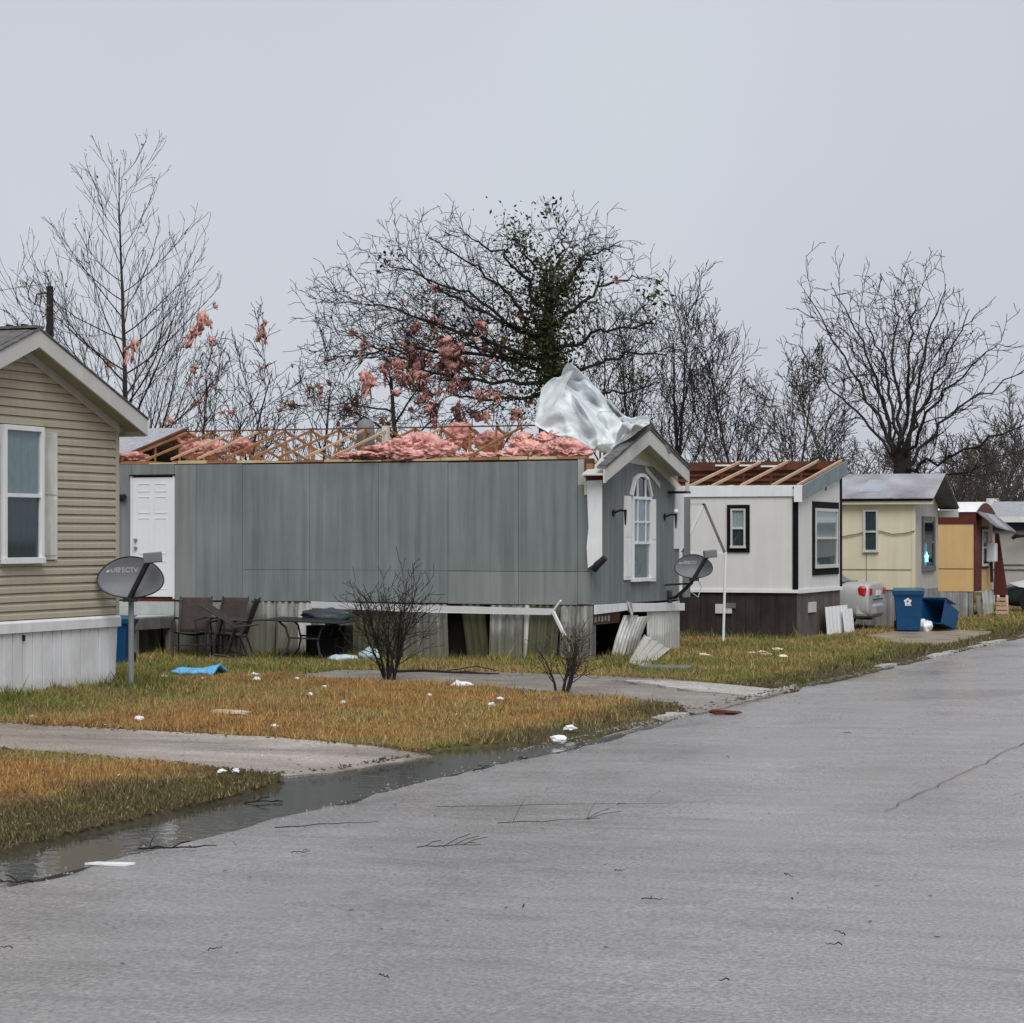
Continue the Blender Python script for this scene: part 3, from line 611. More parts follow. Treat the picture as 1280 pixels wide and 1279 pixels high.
for via, end, rd in (((1085, 470), (1010, 310), .14), ((1095, 440), (1042, 300), .14), ((1060, 480), (1000, 392), .10), ((1110, 430), (1075, 330), .12), ((1118, 420), (1118, 292), .13), ((1135, 420), (1145, 300), .13), ((1150, 430), (1180, 292), .14), ((1165, 450), (1215, 330), .13), ((1175, 470), (1245, 385), .12), ((1190, 500), (1285, 420), .12), ((1195, 560), (1300, 500), .13), ((1160, 470), (1205, 400), .09), ((1102, 470), (1055, 380), .09), ((1200, 590), (1290, 545), .08), ((1140, 440), (1160, 360), .09)):
    dy = rt3.uniform(-3, 3); T3.limb([l3(1127 + rt3.uniform(-5, 5), 590 - rt3.uniform(0, 30)), l3(*via, dy * .5), l3(*end, dy)], rd * .54, .011, Q3, .06)
tree3 = T3.build('bare_tree', 'large bare tree fanning out from a thick trunk behind the cream home', (p3.x, 66.0, gz0), M['bark'])
# slim upright trees between
def slim(seed, h, r0, ang=.5, cnt=(12, 8, 5), mt='bark_mid', bare=.3, rmin=.008):
    t = Tree(seed); t.branch(np.zeros(3), np.array([0, 0, 1.]), h, r0, 0, dict(n=[14, 9, 6, 4], taper=[.1, .12, .25, .5], up=[.0, .06, .06, .03], wig=[.05, .09, .14, .18], rmin=rmin, cnt=list(cnt), start=[bare, .15, .12], ang=[ang, .5, .6],
        ratio=[.5, .45, .5], rr=[.55, .5, .6], shape=[lambda t: 1.15 - .75 * t, lambda t: 1.1 - .6 * t, one], mainlv=1)); return t
def putslim(t, px, ytop, Y, label, mt):
    p = onY(px, 640, Y); return t.build('bare_tree', label, (p.x, Y, gz0), M[mt], 'bare trees behind the homes')
for seed, px, yt, Y, an, cn, mt, lab in (
    (41, 862, 412, 53.0, .55, (11, 7, 4), 'bark_red', 'slender bare tree rising just beyond the end of the grey gable'),
    (42, 822, 410, 52.0, .35, (12, 8, 4), 'bark', 'upright dark bare tree just beyond the gable of the grey home'),
    (43, 795, 415, 51.0, .38, (12, 8, 4), 'bark', 'upright dark bare tree close behind the plastic sheeting'),
    (44, 765, 420, 50.0, .4, (11, 7, 4), 'bark', 'thicket-like bare tree between the ivy tree and the gable'),
    (45, 922, 445, 62.0, .5, (13, 9, 5), 'bark', 'small bare tree above the middle of the white home roof'),
    (46, 985, 470, 63.0, .6, (14, 9, 4.5), 'bark_mid', 'bushy bare tree above the grey rake board of the white home'),
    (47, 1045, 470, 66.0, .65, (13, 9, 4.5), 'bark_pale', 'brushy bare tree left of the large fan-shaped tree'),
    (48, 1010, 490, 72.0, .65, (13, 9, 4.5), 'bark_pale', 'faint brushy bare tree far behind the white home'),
    (49, 28, 385, 60.0, .5, (9, 6, 3.5), 'bark_mid', 'bare tree behind the tan home beside the utility pole'),
    (50, 330, 440, 43.5, .75, (12, 8, 4), 'bark_red', 'low bare tree spreading over the middle of the bare roof trusses'),
    (51, 262, 470, 43.0, .8, (11, 8, 4), 'bark_red', 'low twiggy bare tree flecked with pink above the trusses'),
    (52, 395, 475, 44.0, .7, (10, 7, 4), 'bark_mid', 'thin bare tree over the trusses next to the insulation-covered tree'),
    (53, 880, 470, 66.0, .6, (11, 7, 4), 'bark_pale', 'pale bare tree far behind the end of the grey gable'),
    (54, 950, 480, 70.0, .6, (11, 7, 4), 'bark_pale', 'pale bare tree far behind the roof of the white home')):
    h = onY(px, yt, Y).z; t = slim(seed, h, .05 + .004 * h, an, cn, mt, .42 if seed == 41 else .24, .0065 if Y < 56 else .0085); o = putslim(t, px, yt, Y, lab, mt)
    if seed in (50, 51, 52): 
        if seed == 50: T50 = (t, o)
        if seed == 51: T51 = (t, o)
        if seed == 52: T52 = (t, o)
# the brushy wood on the right, far off: a few kinds, copied
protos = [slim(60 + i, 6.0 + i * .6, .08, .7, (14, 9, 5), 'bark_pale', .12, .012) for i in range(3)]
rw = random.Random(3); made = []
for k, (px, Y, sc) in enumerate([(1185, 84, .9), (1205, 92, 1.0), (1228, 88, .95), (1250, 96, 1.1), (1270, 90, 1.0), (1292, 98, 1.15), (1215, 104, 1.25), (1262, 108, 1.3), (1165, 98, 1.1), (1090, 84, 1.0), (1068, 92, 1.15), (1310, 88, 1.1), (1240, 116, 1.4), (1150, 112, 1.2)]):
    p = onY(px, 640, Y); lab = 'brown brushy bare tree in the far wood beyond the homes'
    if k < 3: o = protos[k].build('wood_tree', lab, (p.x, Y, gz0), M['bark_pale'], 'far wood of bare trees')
    else:
        o = copy_tree(made[k % 3]); o.location = (p.x, Y, gz0)
    o.rotation_euler = (0, 0, rw.uniform(0, 6)); sc *= .86; o.scale = (sc, sc, sc * rw.uniform(.8, 1.0)); made.append(o)

# ------------------------------------------------------------------ pink insulation scraps caught in branches
def lump(seed, sx, sy, sz, rag=.5, sub=3, fr=1.6):
    bm = bmesh.new(); bmesh.ops.create_icosphere(bm, subdivisions=sub, radius=1); off = Vector((seed * 3.1, seed * 1.7, seed * .9))
    for v in bm.verts:
        n = v.co.copy(); d = 1 + rag * mn.noise(n * fr + off) + rag * .6 * mn.noise(n * fr * 2.6 + off) + rag * .3 * abs(mn.noise(n * fr * 5 + off)); q = n * d
        v.co = Vector((q.x * sx, q.y * sy, q.z * sz))
    b = MB(); bm.verts.ensure_lookup_table(); b.v = [tuple(v.co) for v in bm.verts]; b.f = [tuple(x.index for x in f.verts) for f in bm.faces]; bm.free(); return b
def shred(seed, size=1.):
    """torn fibreglass: soft wads trailing frayed strands"""
    r = random.Random(seed); b = MB()
    for q in range(r.randint(1, 3)):
        o = Vector((r.uniform(-.3, .3), r.uniform(-.2, .2), r.uniform(-.2, .35))) * size; m = lump(seed * 10 + q, r.uniform(.12, .30) * size, r.uniform(.08, .18) * size, r.uniform(.08, .26) * size, .75, 3, 1.3)
        b.add([Vector(v) + o for v in m.v], m.f)
    for q in range(r.randint(4, 7)):
        p = Vector((r.uniform(-.25, .25), r.uniform(-.15, .15), r.uniform(-.15, .3))) * size; d = nrm((r.gauss(0, .6), r.gauss(0, .4), -abs(r.gauss(.9, .5)))); n = 6; pts = []; ln = r.uniform(.3, .9) * size
        for k in range(n): pts.append(p.copy()); d = nrm(d + Vector((r.gauss(0, .3), r.gauss(0, .25), r.gauss(-.12, .25)))); p = p + d * ln / n
        b.tube(pts, [r.uniform(.03, .07) * size * math.sin(math.pi * (k + .6) / (n + .3)) for k in range(n)], 6)
    return b
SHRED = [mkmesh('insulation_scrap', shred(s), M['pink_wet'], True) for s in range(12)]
ri = random.Random(19); GI = 'pink insulation scraps in the trees'
def scrap(pt, size, lab):
    o = bpy.data.objects.new('insulation_scrap', ri.choice(SHRED)); COL.objects.link(o); o.location = pt; o.rotation_euler = (ri.uniform(-.5, .5), ri.uniform(-.5, .5), ri.uniform(0, 6.28)); s_ = size * ri.uniform(.7, 1.3)
    o.scale = (s_, s_, s_ * ri.uniform(.8, 1.4)); tag(o, lab, 'insulation', GI); return o
def scr(P):
    f = -sA * P[0] + cA * P[1]; return CXP + FPX * (cA * P[0] + sA * P[1]) / f, HYP - FPX * (P[2] - CAM_H) / f
def nodes(T, root): return [np.array(p) + np.array(root.location) for p in list(T.P0)]
lab_b = 'ragged pink insulation scrap snagged in the tangled trees behind the grey home'
NB = [n for n in nodes(T2b, tree2b) + nodes(T2, tree2)]
ri.shuffle(NB); cnt = 0
for n in NB:
    x, y = scr(n)
    dens = math.exp(-((x - 572) / 120) ** 2 - ((y - 474) / 62) ** 2)
    if ri.random() < dens * .5 and y < 535:
        scrap(n, ri.choice((.13, .17, .2, .26, .34, .42)), lab_b); cnt += 1
    if cnt > 185: break
NL = nodes(*T50) + nodes(*T51) + nodes(*T52) + [n for n in nodes(T1, tree1) if n[2] < 6]
ri.shuffle(NL)
for n in NL[:78]: scrap(n, ri.choice((.09, .12, .16, .22)), 'small pink insulation scrap snagged in low branches over the bare trusses')
def near(T, root, px, py):
    return min(nodes(T, root), key=lambda n: (scr(n)[0] - px) ** 2 + (scr(n)[1] - py) ** 2)
for px, py, s_ in ((262, 396, .55), (243, 418, .52), (252, 407, .5), (236, 428, .42)): scrap(near(T1, tree1, px, py), s_, 'long dark pink insulation wad high on the right side of the pyramidal tree')
scrap(near(T1, tree1, 162, 446), .5, 'round pink insulation wad against the trunk of the pyramidal tree')
scrap(near(T1, tree1, 132, 460), .32, 'pale pink insulation tuft left of the pyramidal tree trunk')
scrap(near(T1, tree1, 283, 388), .14, 'small pink insulation tuft beyond the long wad on the pyramidal tree')
for px, py in ((408, 478), (397, 488)): scrap(near(*T52, px, py), .22, 'pink insulation tuft on the thin tree beside the insulation-covered tree')
scrap(near(T2, tree2, 770, 350), .2, 'lone pink insulation tuft on the right side of the ivy tree')

# ------------------------------------------------------------------ shared building pieces
def window_on_X(root, X, ya, yb, za, zb, fm, gm, cm, fw=.045, split=.5, proud=.05, cmat2=None, name='window'):
    """double-hung window on a wall facing +X"""
    f = MB(); d0, d1 = X - .02, X + proud
    f.box(d0, d1, ya, ya + fw, za, zb); f.box(d0, d1, yb - fw, yb, za, zb); f.box(d0, d1 - .001, ya + fw, yb - fw, zb - fw, zb); f.box(d0, d1 + .012, ya - .012, yb + .012, za - .012, za + fw)
    w_ = part(root, name, f, fm, bevel=.004)
    zm = za + (zb - za) * split
    part(w_, 'meeting_rail', MB().box(d0, d1 - .012, ya + fw, yb - fw, zm - .022, zm + .022), fm, bevel=.003, top=root)
    for z0, z1, dx in ((zm + .022, zb - fw, .006), (za + fw, zm - .022, -.004)):
        part(w_, 'pane', MB().box(X + .008 + dx, X + .012 + dx, ya + fw, yb - fw, z0, z1), gm, top=root)
    for z0, z1, cc in ((zm, zb - fw, cm), (za + fw, zm, cmat2 or cm)):
        part(w_, 'curtain', MB().grid(lambda u, v: (X - .001 + .006 * math.sin(u * 30 + v * 2), ya + fw + (yb - ya - 2 * fw) * u, z0 + (z1 - z0) * v), 28, 3), cc, smooth=True, top=root)
    return w_
def window_on_Y(root, Y, xa, xb, za, zb, fm, gm, cm, fw=.04, split=.5, proud=.05, cmat2=None, name='window'):
    f = MB(); d0, d1 = Y + .02, Y - proud
    f.box(xa, xa + fw, d1, d0, za, zb); f.box(xb - fw, xb, d1, d0, za, zb); f.box(xa + fw, xb - fw, d1 + .001, d0, zb - fw, zb); f.box(xa - .01, xb + .01, d1 - .012, d0, za - .012, za + fw)
    w_ = part(root, name, f, fm, bevel=.004); zm = za + (zb - za) * split
    part(w_, 'meeting_rail', MB().box(xa + fw, xb - fw, d1 + .012, d0, zm - .02, zm + .02), fm, top=root)
    for z0, z1, dx, cc in ((zm + .02, zb - fw, .006, cm), (za + fw, zm - .02, -.004, cmat2 or cm)):
        part(w_, 'pane', MB().box(xa + fw, xb - fw, Y - .012 - dx, Y - .008 - dx, z0, z1), gm, top=root)
        part(w_, 'curtain', MB().grid(lambda u, v: (xa + fw + (xb - xa - 2 * fw) * u, Y + .001 + .005 * math.sin(u * 24), z0 + (z1 - z0) * v), 24, 3), cc, smooth=True, top=root)
    return w_
def ring_frame_X(root, name, X, ya, yb, za, zb, wd, d, m):
    f = MB(); f.box(X, X + d, ya - wd, ya, za - wd, zb + wd); f.box(X, X + d, yb, yb + wd, za - wd, zb + wd); f.box(X, X + d - .001, ya, yb, zb, zb + wd); f.box(X, X + d - .001, ya, yb, za - wd, za); return part(root, name, f, m)
def ring_frame_Y(root, name, Y, xa, xb, za, zb, wd, d, m):
    f = MB(); f.box(xa - wd, xa, Y - d, Y, za - wd, zb + wd); f.box(xb, xb + wd, Y - d, Y, za - wd, zb + wd); f.box(xa, xb, Y - d + .001, Y, zb, zb + wd); f.box(xa, xb, Y - d + .001, Y, za - wd, za); return part(root, name, f, m)
def corr(p0, p1, z0, z1, amp=.012, per=.115, lean=(0, 0), shear=0., nz=1, warp=0., seed=0):
    """corrugated sheet standing from p0 to p1 (xy), ribs vertical; lean moves the foot, shear slants it"""
    p0, p1 = Vector(p0), Vector(p1); ln = (p1 - p0).length; t = (p1 - p0) / ln; nn = Vector((t.y, -t.x)); b = MB(); pr = [(0, 0), (.18, 0), (.32, 1), (.50, 1), (.68, 1), (.82, 0)]; us = []
    k = 0
    while k * per < ln:
        for u, h in pr:
            if (k + u) * per <= ln: us.append(((k + u) * per, h))
        k += 1
    us.append((ln, 0)); m = len(us)
    for j in range(nz + 1):
        v = j / nz; zz = z0 + (z1 - z0) * v
        for s_, h in us:
            q = p0 + t * (s_ + shear * (1 - v)) + nn * (amp * h + (1 - v) * lean[0] + warp * mn.noise(Vector((s_ * 2, v * 2, seed)))); b.v.append((q.x, q.y, zz + lean[1] * (s_ / ln) * (1 - v)))
    for j in range(nz):
        for i in range(m - 1): b.f.append((j * m + i, j * m + i + 1, (j + 1) * m + i + 1, (j + 1) * m + i))
    return b
rb = random.Random(77)

# ------------------------------------------------------------------ tan home on the left
HX, HY0, HY1, HR = -15.53, 21.72, 26.22, 23.97
HB = -29.0
house = thing('mobile_home', 'tan clapboard mobile home with white skirting and white shuttered window', 'mobile home', (HX - 6, 23.97, .05))
ZE, SL = 3.42, .375                       # wall top at the corner, roof slope
def hz(y): return ZE + SL * (HY1 - HR - abs(y - HR))
core = MB().poly([(HX - .03, HY0 + .01, .97), (HX - .03, HY1 - .01, .97), (HX - .03, HY1 - .01, ZE), (HX - .03, HR, hz(HR)), (HX - .03, HY0 + .01, ZE)], (HB - HX, 0, 0))
part(house, 'wall', core, M['siding_tan'])
i = 0; z = 1.035; pit = .1035
while z < hz(HR) - .1:
    zt = z + pit + .006; zm = z + pit
    if zm <= ZE - .02: a, b = HY0 + .06, HY1 - .065
    else:
        hw = (hz(HR) - (z + pit * .5)) / SL; a, b = HR - hw + .03, HR + hw - .03
    if b - a > .15:
        k = rb.uniform(-.0008, .0008)
        prof = [(HX - .028, z + .009), (HX + .020 + k, z + .007), (HX + .018 + k, z + pit * .60), (HX + .004, z + pit * .76), (HX - .004, z + pit), (HX - .028, z + pit)]
        part(house, 'siding_board', MB().poly([(p[0], a, p[1]) for p in prof], (0, b - a, 0)), M['siding_tan'])
    z += pit; i += 1
for yy in (HY0, HY1): part(house, 'corner_post', MB().box(HX - .06, HX + .024, yy - .065, yy + .012, 1.03, ZE - .02), M['siding_tan'], bevel=.004)
part(house, 'corner_return', MB().box(HX - .09, HX - .061, HY1 - .02, HY1 + .016, 1.0, ZE), M['siding_tan'])
z = 1.035
while z < ZE - .02:
    prof = [(HY0 + .028, z + .009), (HY0 - .020, z + .007), (HY0 - .018, z + pit * .60), (HY0 - .004, z + pit * .76), (HY0 + .004, z + pit), (HY0 + .028, z + pit)]
    part(house, 'siding_board', MB().poly([(HB + .02, p[0], p[1]) for p in prof], (HX - HB - .09, 0, 0)), M['siding_tan']); z += pit
part(house, 'skirting_cap', MB().box(HB, HX + .01, HY0 - .05, HY0 - .012, .885, 1.03), M['cap_white'])
x = HB
while x < HX - .05:
    wd = min(.42, HX - .02 - x); part(house, 'skirting_board', MB().box(x + .006, x + wd - .006, HY0 - .02, HY0, .0, .90), M['vinyl_white']); x += wd
# frieze, soffit, rake boards, roof
RX = HX + .27; ov = .24
def slope_piece(y0, y1, x0, x1, dz0, dz1):
    """slab following the roof between y0 and y1 (one side of the ridge)"""
    return MB().poly([(x0, y0, hz(y0) + dz0), (x0, y1, hz(y1) + dz0), (x0, y1, hz(y1) + dz1), (x0, y0, hz(y0) + dz1)], (x1 - x0, 0, 0))
for a, b in ((HR, HY1 + .0), (HY0, HR)):
    part(house, 'frieze', slope_piece(a, b, HX + .016, HX + .035, -.11, -.005), M['trim_grey'])
for a, b in ((HR, HY1 + ov), (HY0 - ov, HR)):
    part(house, 'soffit', slope_piece(a, b, HX - .02, RX - .004, -.004, .02), M['soffit'])
    part(house, 'rake_board', slope_piece(a, b, RX, RX + .03, -.055, .15), M['trim_grey'], bevel=.004)
    part(house, 'drip_edge', slope_piece(a, b, RX - .05, RX + .045, .152, .172), M['shingle'])
    part(house, 'roof', slope_piece(a - (.02 if a < HR else 0), b + (.02 if b > HR else 0), HB, RX - .052, .06, .17), M['shingle'])
    part(house, 'eave_board', MB().box(HB, RX - .005, (b - .02) if b > HR else a - .004, (b + .006) if b > HR else a + .022, hz(b if b > HR else a) - .06, hz(b if b > HR else a) + .055), M['trim_grey'])
for r_ in range(9):      # shingle courses on the near slope
    y0 = HY0 - .1 + r_ * .25; part(house, 'shingle_course', slope_piece(y0, y0 + .27, HB + 6, RX - .051, .171, .181 + .003 * (r_ % 2)), M['shingle'])
part(house, 'ridge_cap', MB().beam((HB, HR, hz(HR) + .18), (RX + .03, HR, hz(HR) + .18), .2, .03), M['shingle'])
rc = MB()
for k in range(5): rc.box(RX - .5 + k * .1, RX - .46 + k * .1, HR - .05, HR + .05, hz(HR) + .19, hz(HR) + .20 + .02 * (k % 2))
part(house, 'ridge_vent', rc, M['black'])
# skirting
part(house, 'skirting_cap', MB().poly([(HX + .012, HY0 - .02, .885), (HX + .05, HY0 - .02, .89), (HX + .05, HY0 - .02, 1.0), (HX + .02, HY0 - .02, 1.03), (HX + .012, HY0 - .02, 1.03)], (0, HY1 - HY0 + .03, 0)), M['cap_white'])
y = HY0; wds = [.21, .22, .205, .215]; k = 0
while y < HY1 - .02:
    wd = min(wds[k % 4], HY1 - .01 - y); k += 1; last = HY1 - (y + wd) < .18
    sh = .105 * max(0, (y - (HY1 - .5)) / .5)
    pan = MB().poly([(HX + .02 + rb.uniform(-.003, .003), y + .008 - sh * .7, .08), (HX + .02, y + wd - .006 - sh, .08), (HX + .012, y + wd - .006, .90), (HX + .012, y + .008, .90)], (-.02, 0, 0))
    part(house, 'skirting_board', pan, M['vinyl_white'], bevel=.004); y += wd
part(house, 'skirting_back', MB().box(HX - .06, HX - .03, HY0, HY1 - .06, .0, .96), M['darkvoid'])  # added near-black sheet, stands in for the shade behind the skirting boards
part(house, 'skirting_side', MB().box(HB, HX - .07, HY1 - .05, HY1 - .03, .02, .97), M['vinyl_white'])
part(house, 'skirting_hook', MB().box(HX + .02, HX + .045, onX(27, 795, HX).y - .012, onX(27, 795, HX).y + .012, .79, .86), M['black'])
part(house, 'nail_scar', MB().box(HX + .012, HX + .018, onX(114, 567, HX).y - .008, onX(114, 567, HX).y + .008, onX(114, 571, HX).z, onX(114, 564, HX).z), M['wood_dark'])
wa, wb = onX(2, 536, HX + .04), onX(52, 703, HX + .04)
part(house, 'window_board', MB().box(HX + .0, HX + .024, wa.y + .01, wb.y - .01, wb.z + .01, onX(26, 532, HX + .05).z - .01), M['darkvoid'])
window_on_X(house, HX + .034, wa.y, wb.y, wb.z, onX(26, 532, HX + .05).z, M['white'], M['glass'], M['curtain'], .06, .49, .05, M['curtain_dark'])
def shutter(root, X, ya, yb, za, zb, m):
    s_ = part(root, 'shutter', MB().box(X, X + .022, ya, yb, za, zb), m, bevel=.004)
    ym = .022 if yb - ya > .12 else .014
    for z0, z1 in ((za + .05, za + (zb - za) * .49 - .02), (za + (zb - za) * .49 + .03, zb - .05)):
        part(s_, 'shutter_panel', MB().box(X + .0225, X + .029, ya + ym, yb - ym, z0, z1), m, bevel=.003, top=root)
    return s_
sa, sb = onX(53, 700, HX + .03), onX(71, 541, HX + .03)
shutter(house, HX + .02, wb.y + .014, sb.y, sa.z, sb.z, M['white_dirty'])
shutter(house, HX + .02, wa.y - .20, wa.y - .014, sa.z, sb.z, M['white_dirty'])

# ------------------------------------------------------------------ grey roofless home
GX, GY0, GY1, GRY = -12.5, 35.5, 40.1, 37.75
GB = -30.0; GZ0, GZ1, GRZ = .95, 3.24, 3.86
grey = thing('mobile_home', 'grey mobile home with its roof torn off, bare trusses and pink insulation showing', 'mobile home', (GX - 7, 37.8, .05))
part(grey, 'floor', MB().box(GB, GX - .03, GY0 + .03, GY1 - .03, GZ0 - .03, GZ0 + .06), M['wood_dark'])
part(grey, 'wall_core', MB().box(GB, GX - .026, GY0 + .024, GY0 + .09, GZ0, GZ1 - .005), M['wood_dark'])
part(grey, 'rear_wall', MB().box(GB, GX - .026, GY1 - .09, GY1, GZ0, GZ1 - .02), M['siding_grey'])
part(grey, 'ceiling', MB().box(GB, GX - .03, GY0 + .091, GY1 - .091, GZ1 - .06, GZ1 - .02), M['ply'])
seam = [GB + .01] + [onY(p, 650, GY0).x for p in (-60, 50, 149, 164, 218)]
seam = [onY(p, 650, GY0).x for p in (149, 164)]
zl = onY(648, 714, GY0).z
dl, dr_ = onY(164, 650, GY0).x, onY(218, 650, GY0).x; dzt = onY(190, 597, GY0).z; dzb = onY(190, 746, GY0).z
def gpanel(x0, x1, z0, z1, m='siding_grey', dy=0.):
    o = part(grey, 'wall_panel', MB().box(x0 + .003, x1 - .003, GY0 - dy, GY0 + .022, z0, z1), M[m], bevel=.002); return o
gpanel(GB, dl - 1.2, GZ0, GZ1); gpanel(dl - 1.2, dl, GZ0, GZ1); gpanel(dl, dr_, dzt + .03, GZ1)
xsG = [dr_] + [onY(p, 650, GY0).x for p in (245, 303, 387, 473, 560, 648, 722)] + [GX - .02]
for k in range(len(xsG) - 1):
    a, b = xsG[k], xsG[k + 1]
    if k == 7: gpanel(a, b, zl, GZ1 - .42, 'siding_grey', .002); gpanel(a, b, GZ1 - .415, GZ1 - .01, 'underlay'); gpanel(a, b, GZ0, zl - .006, 'siding_grey2', .006)
    elif k >= 5: gpanel(a, b, zl, GZ1 - .03 - .01 * (k % 2), 'siding_grey', rb.uniform(.001, .008)); gpanel(a, b, GZ0 - .01, zl - .008, 'siding_grey2', rb.uniform(.0, .006))
    elif k >= 2: gpanel(a, b, zl + .004, GZ1 - .03, 'siding_grey', rb.uniform(0, .004)); gpanel(a, b, GZ0, zl, 'siding_grey', rb.uniform(0, .004))
    else: gpanel(a, b, GZ0, GZ1 - .02, 'siding_grey2' if k == 0 else 'siding_grey')
for k in range(16):                                    # splintered top plate
    a = onY(150 + k * 36.5, 575, GY0).x; b = onY(150 + (k + 1) * 36.5 - 2, 575, GY0).x
    part(grey, 'top_plate', MB().box(a, b, GY0 - .004, GY0 + .089, GZ1 - .004, GZ1 + rb.uniform(.015, .05)), M['ply' if k % 3 else 'wood_new'])
# door
door = part(grey, 'door', MB().box(dl + .03, dr_ - .03, GY0 - .01, GY0 + .02, dzb, dzt), M['door_white'], bevel=.004)
dw = dr_ - dl - .06; dh = dzt - dzb
for cx0, cx1 in ((.14, .44), (.56, .86)):
    for r0, r1 in ((.06, .30), (.36, .66), (.70, .84), (.88, .95)):
        p = MB(); xa, xb = dl + .03 + dw * cx0, dl + .03 + dw * cx1; za, zb = dzb + dh * r0, dzb + dh * r1
        for x0, x1, z0, z1 in ((xa, xb, zb - .014, zb), (xa, xb, za, za + .014), (xa, xa + .014, za + .014, zb - .014), (xb - .014, xb, za + .014, zb - .014)): p.box(x0, x1, GY0 - .017, GY0 - .0105, z0, z1)
        part(door, 'door_panel', p, M['door_white'], bevel=.003, top=grey)
for nm, zz in (('deadbolt', onY(172, 675, GY0).z), ('door_knob', onY(172, 685, GY0).z)):
    part(door, nm, MB().disc((dl + .10, GY0 - .035, zz), (0, 1, 0), .028, .045, 12), M['galv'], smooth=False, bevel=.006, top=grey)
part(grey, 'door_frame', MB().box(dl - .006, dl + .026, GY0 - .018, GY0 + .02, dzb - .03, dzt + .03).box(dr_ - .026, dr_ + .006, GY0 - .018, GY0 + .02, dzb - .03, dzt + .03), M['white'])
part(grey, 'door_head', MB().box(dl - .02, dr_ + .02, GY0 - .04, GY0 + .019, dzt + .031, dzt + .05), M['black'])
part(grey, 'door_sill', MB().box(dl - .02, dr_ + .01, GY0 - .05, GY0 + .02, dzb - .075, dzb - .031), M['maroon'])
lx = onY(153, 622, GY0); ls = part(grey, 'wall_light', MB().box(lx.x - .05, lx.x + .05, GY0 - .05, GY0 - .001, lx.z - .05, lx.z + .05), M['black'], bevel=.01)
part(ls, 'lamp_head', MB().tube([(lx.x + .02, GY0 - .05, lx.z), (lx.x + .09, GY0 - .09, lx.z + .01)], [.035, .05], 10), M['black'], top=grey)
# trusses
def truss(x, full=True, near=True, mt='wood_new', lean=0.):
    def P(y, z): return (x + lean * (z - GZ1), y, z)
    t = part(grey, 'roof_truss', MB().beam(P(GY0 + .02, GZ1 + .03), P(GY1 - .02, GZ1 + .03), .03, .04), M['wood_new'])
    if near: part(t, 'rafter', MB().beam(P(GY0 - .02, GZ1 + .075), P(GRY - .01, GRZ), .03, .036), M[mt], top=grey)
    if full: part(t, 'rafter', MB().beam(P(GRY + .01, GRZ), P(GY1 + .02, GZ1 + .075), .03, .036), M['wood_new'], top=grey)
    for f_ in ((.5, 1.0, 1.5) if full else (.5, 1.0)):
        yy = GY0 + (GRY - GY0) * f_; zz = GZ1 + .06 + (GRZ - GZ1 - .06) * (1 - abs(f_ - 1)); part(t, 'web', MB().beam(P(yy, GZ1 + .05), P(yy, zz), .026, .03, (0, 1, 0)), M['wood_new'], top=grey)
    return t
tx = onY(152, 575, GY0).x; step = .497; k = 0
while tx < GX - .75:
    pxe = scr((tx, GY0, GZ1))[0]
    nr = not (505 < pxe < 560 or 600 < pxe < 630)
    truss(tx, full=pxe < 560 or rb.random() < .6, near=nr, mt=rb.choice(('wood_new', 'wood_pale')), lean=rb.uniform(-.06, .06)); tx += step * rb.uniform(.96, 1.04); k += 1
rl = MB(); a = onY(215, 541, GRY).x; rl.beam((a, GRY, GRZ + .03), (GX - 1.2, GRY, GRZ + .025), .05, .022); part(grey, 'ridge_strap', rl, M['wood_dark'])
# surviving roof on the left
ex = onY(152, 575, GY0).x - .06; rxl = ex
sl = MB().poly([(GB, GY0 - .12, GZ1 + .06), (ex, GY0 - .12, GZ1 + .06), (ex + .02, GRY, GRZ + .07), (GB, GRY, GRZ + .07)], (0, 0, .03)); part(grey, 'roof', sl, M['shingle_pale'])
part(grey, 'roof', MB().poly([(GB, GRY, GRZ + .07), (ex - .3, GRY, GRZ + .07), (ex - .3, GY1 + .1, GZ1 + .06), (GB, GY1 + .1, GZ1 + .06)], (0, 0, .03)), M['shingle_pale'])
part(grey, 'torn_roof_edge', MB().beam((ex + .03, GY0 - .05, GZ1 + .10), (ex + .05, GRY, GRZ + .06), .05, .05), M['wood_dark'])
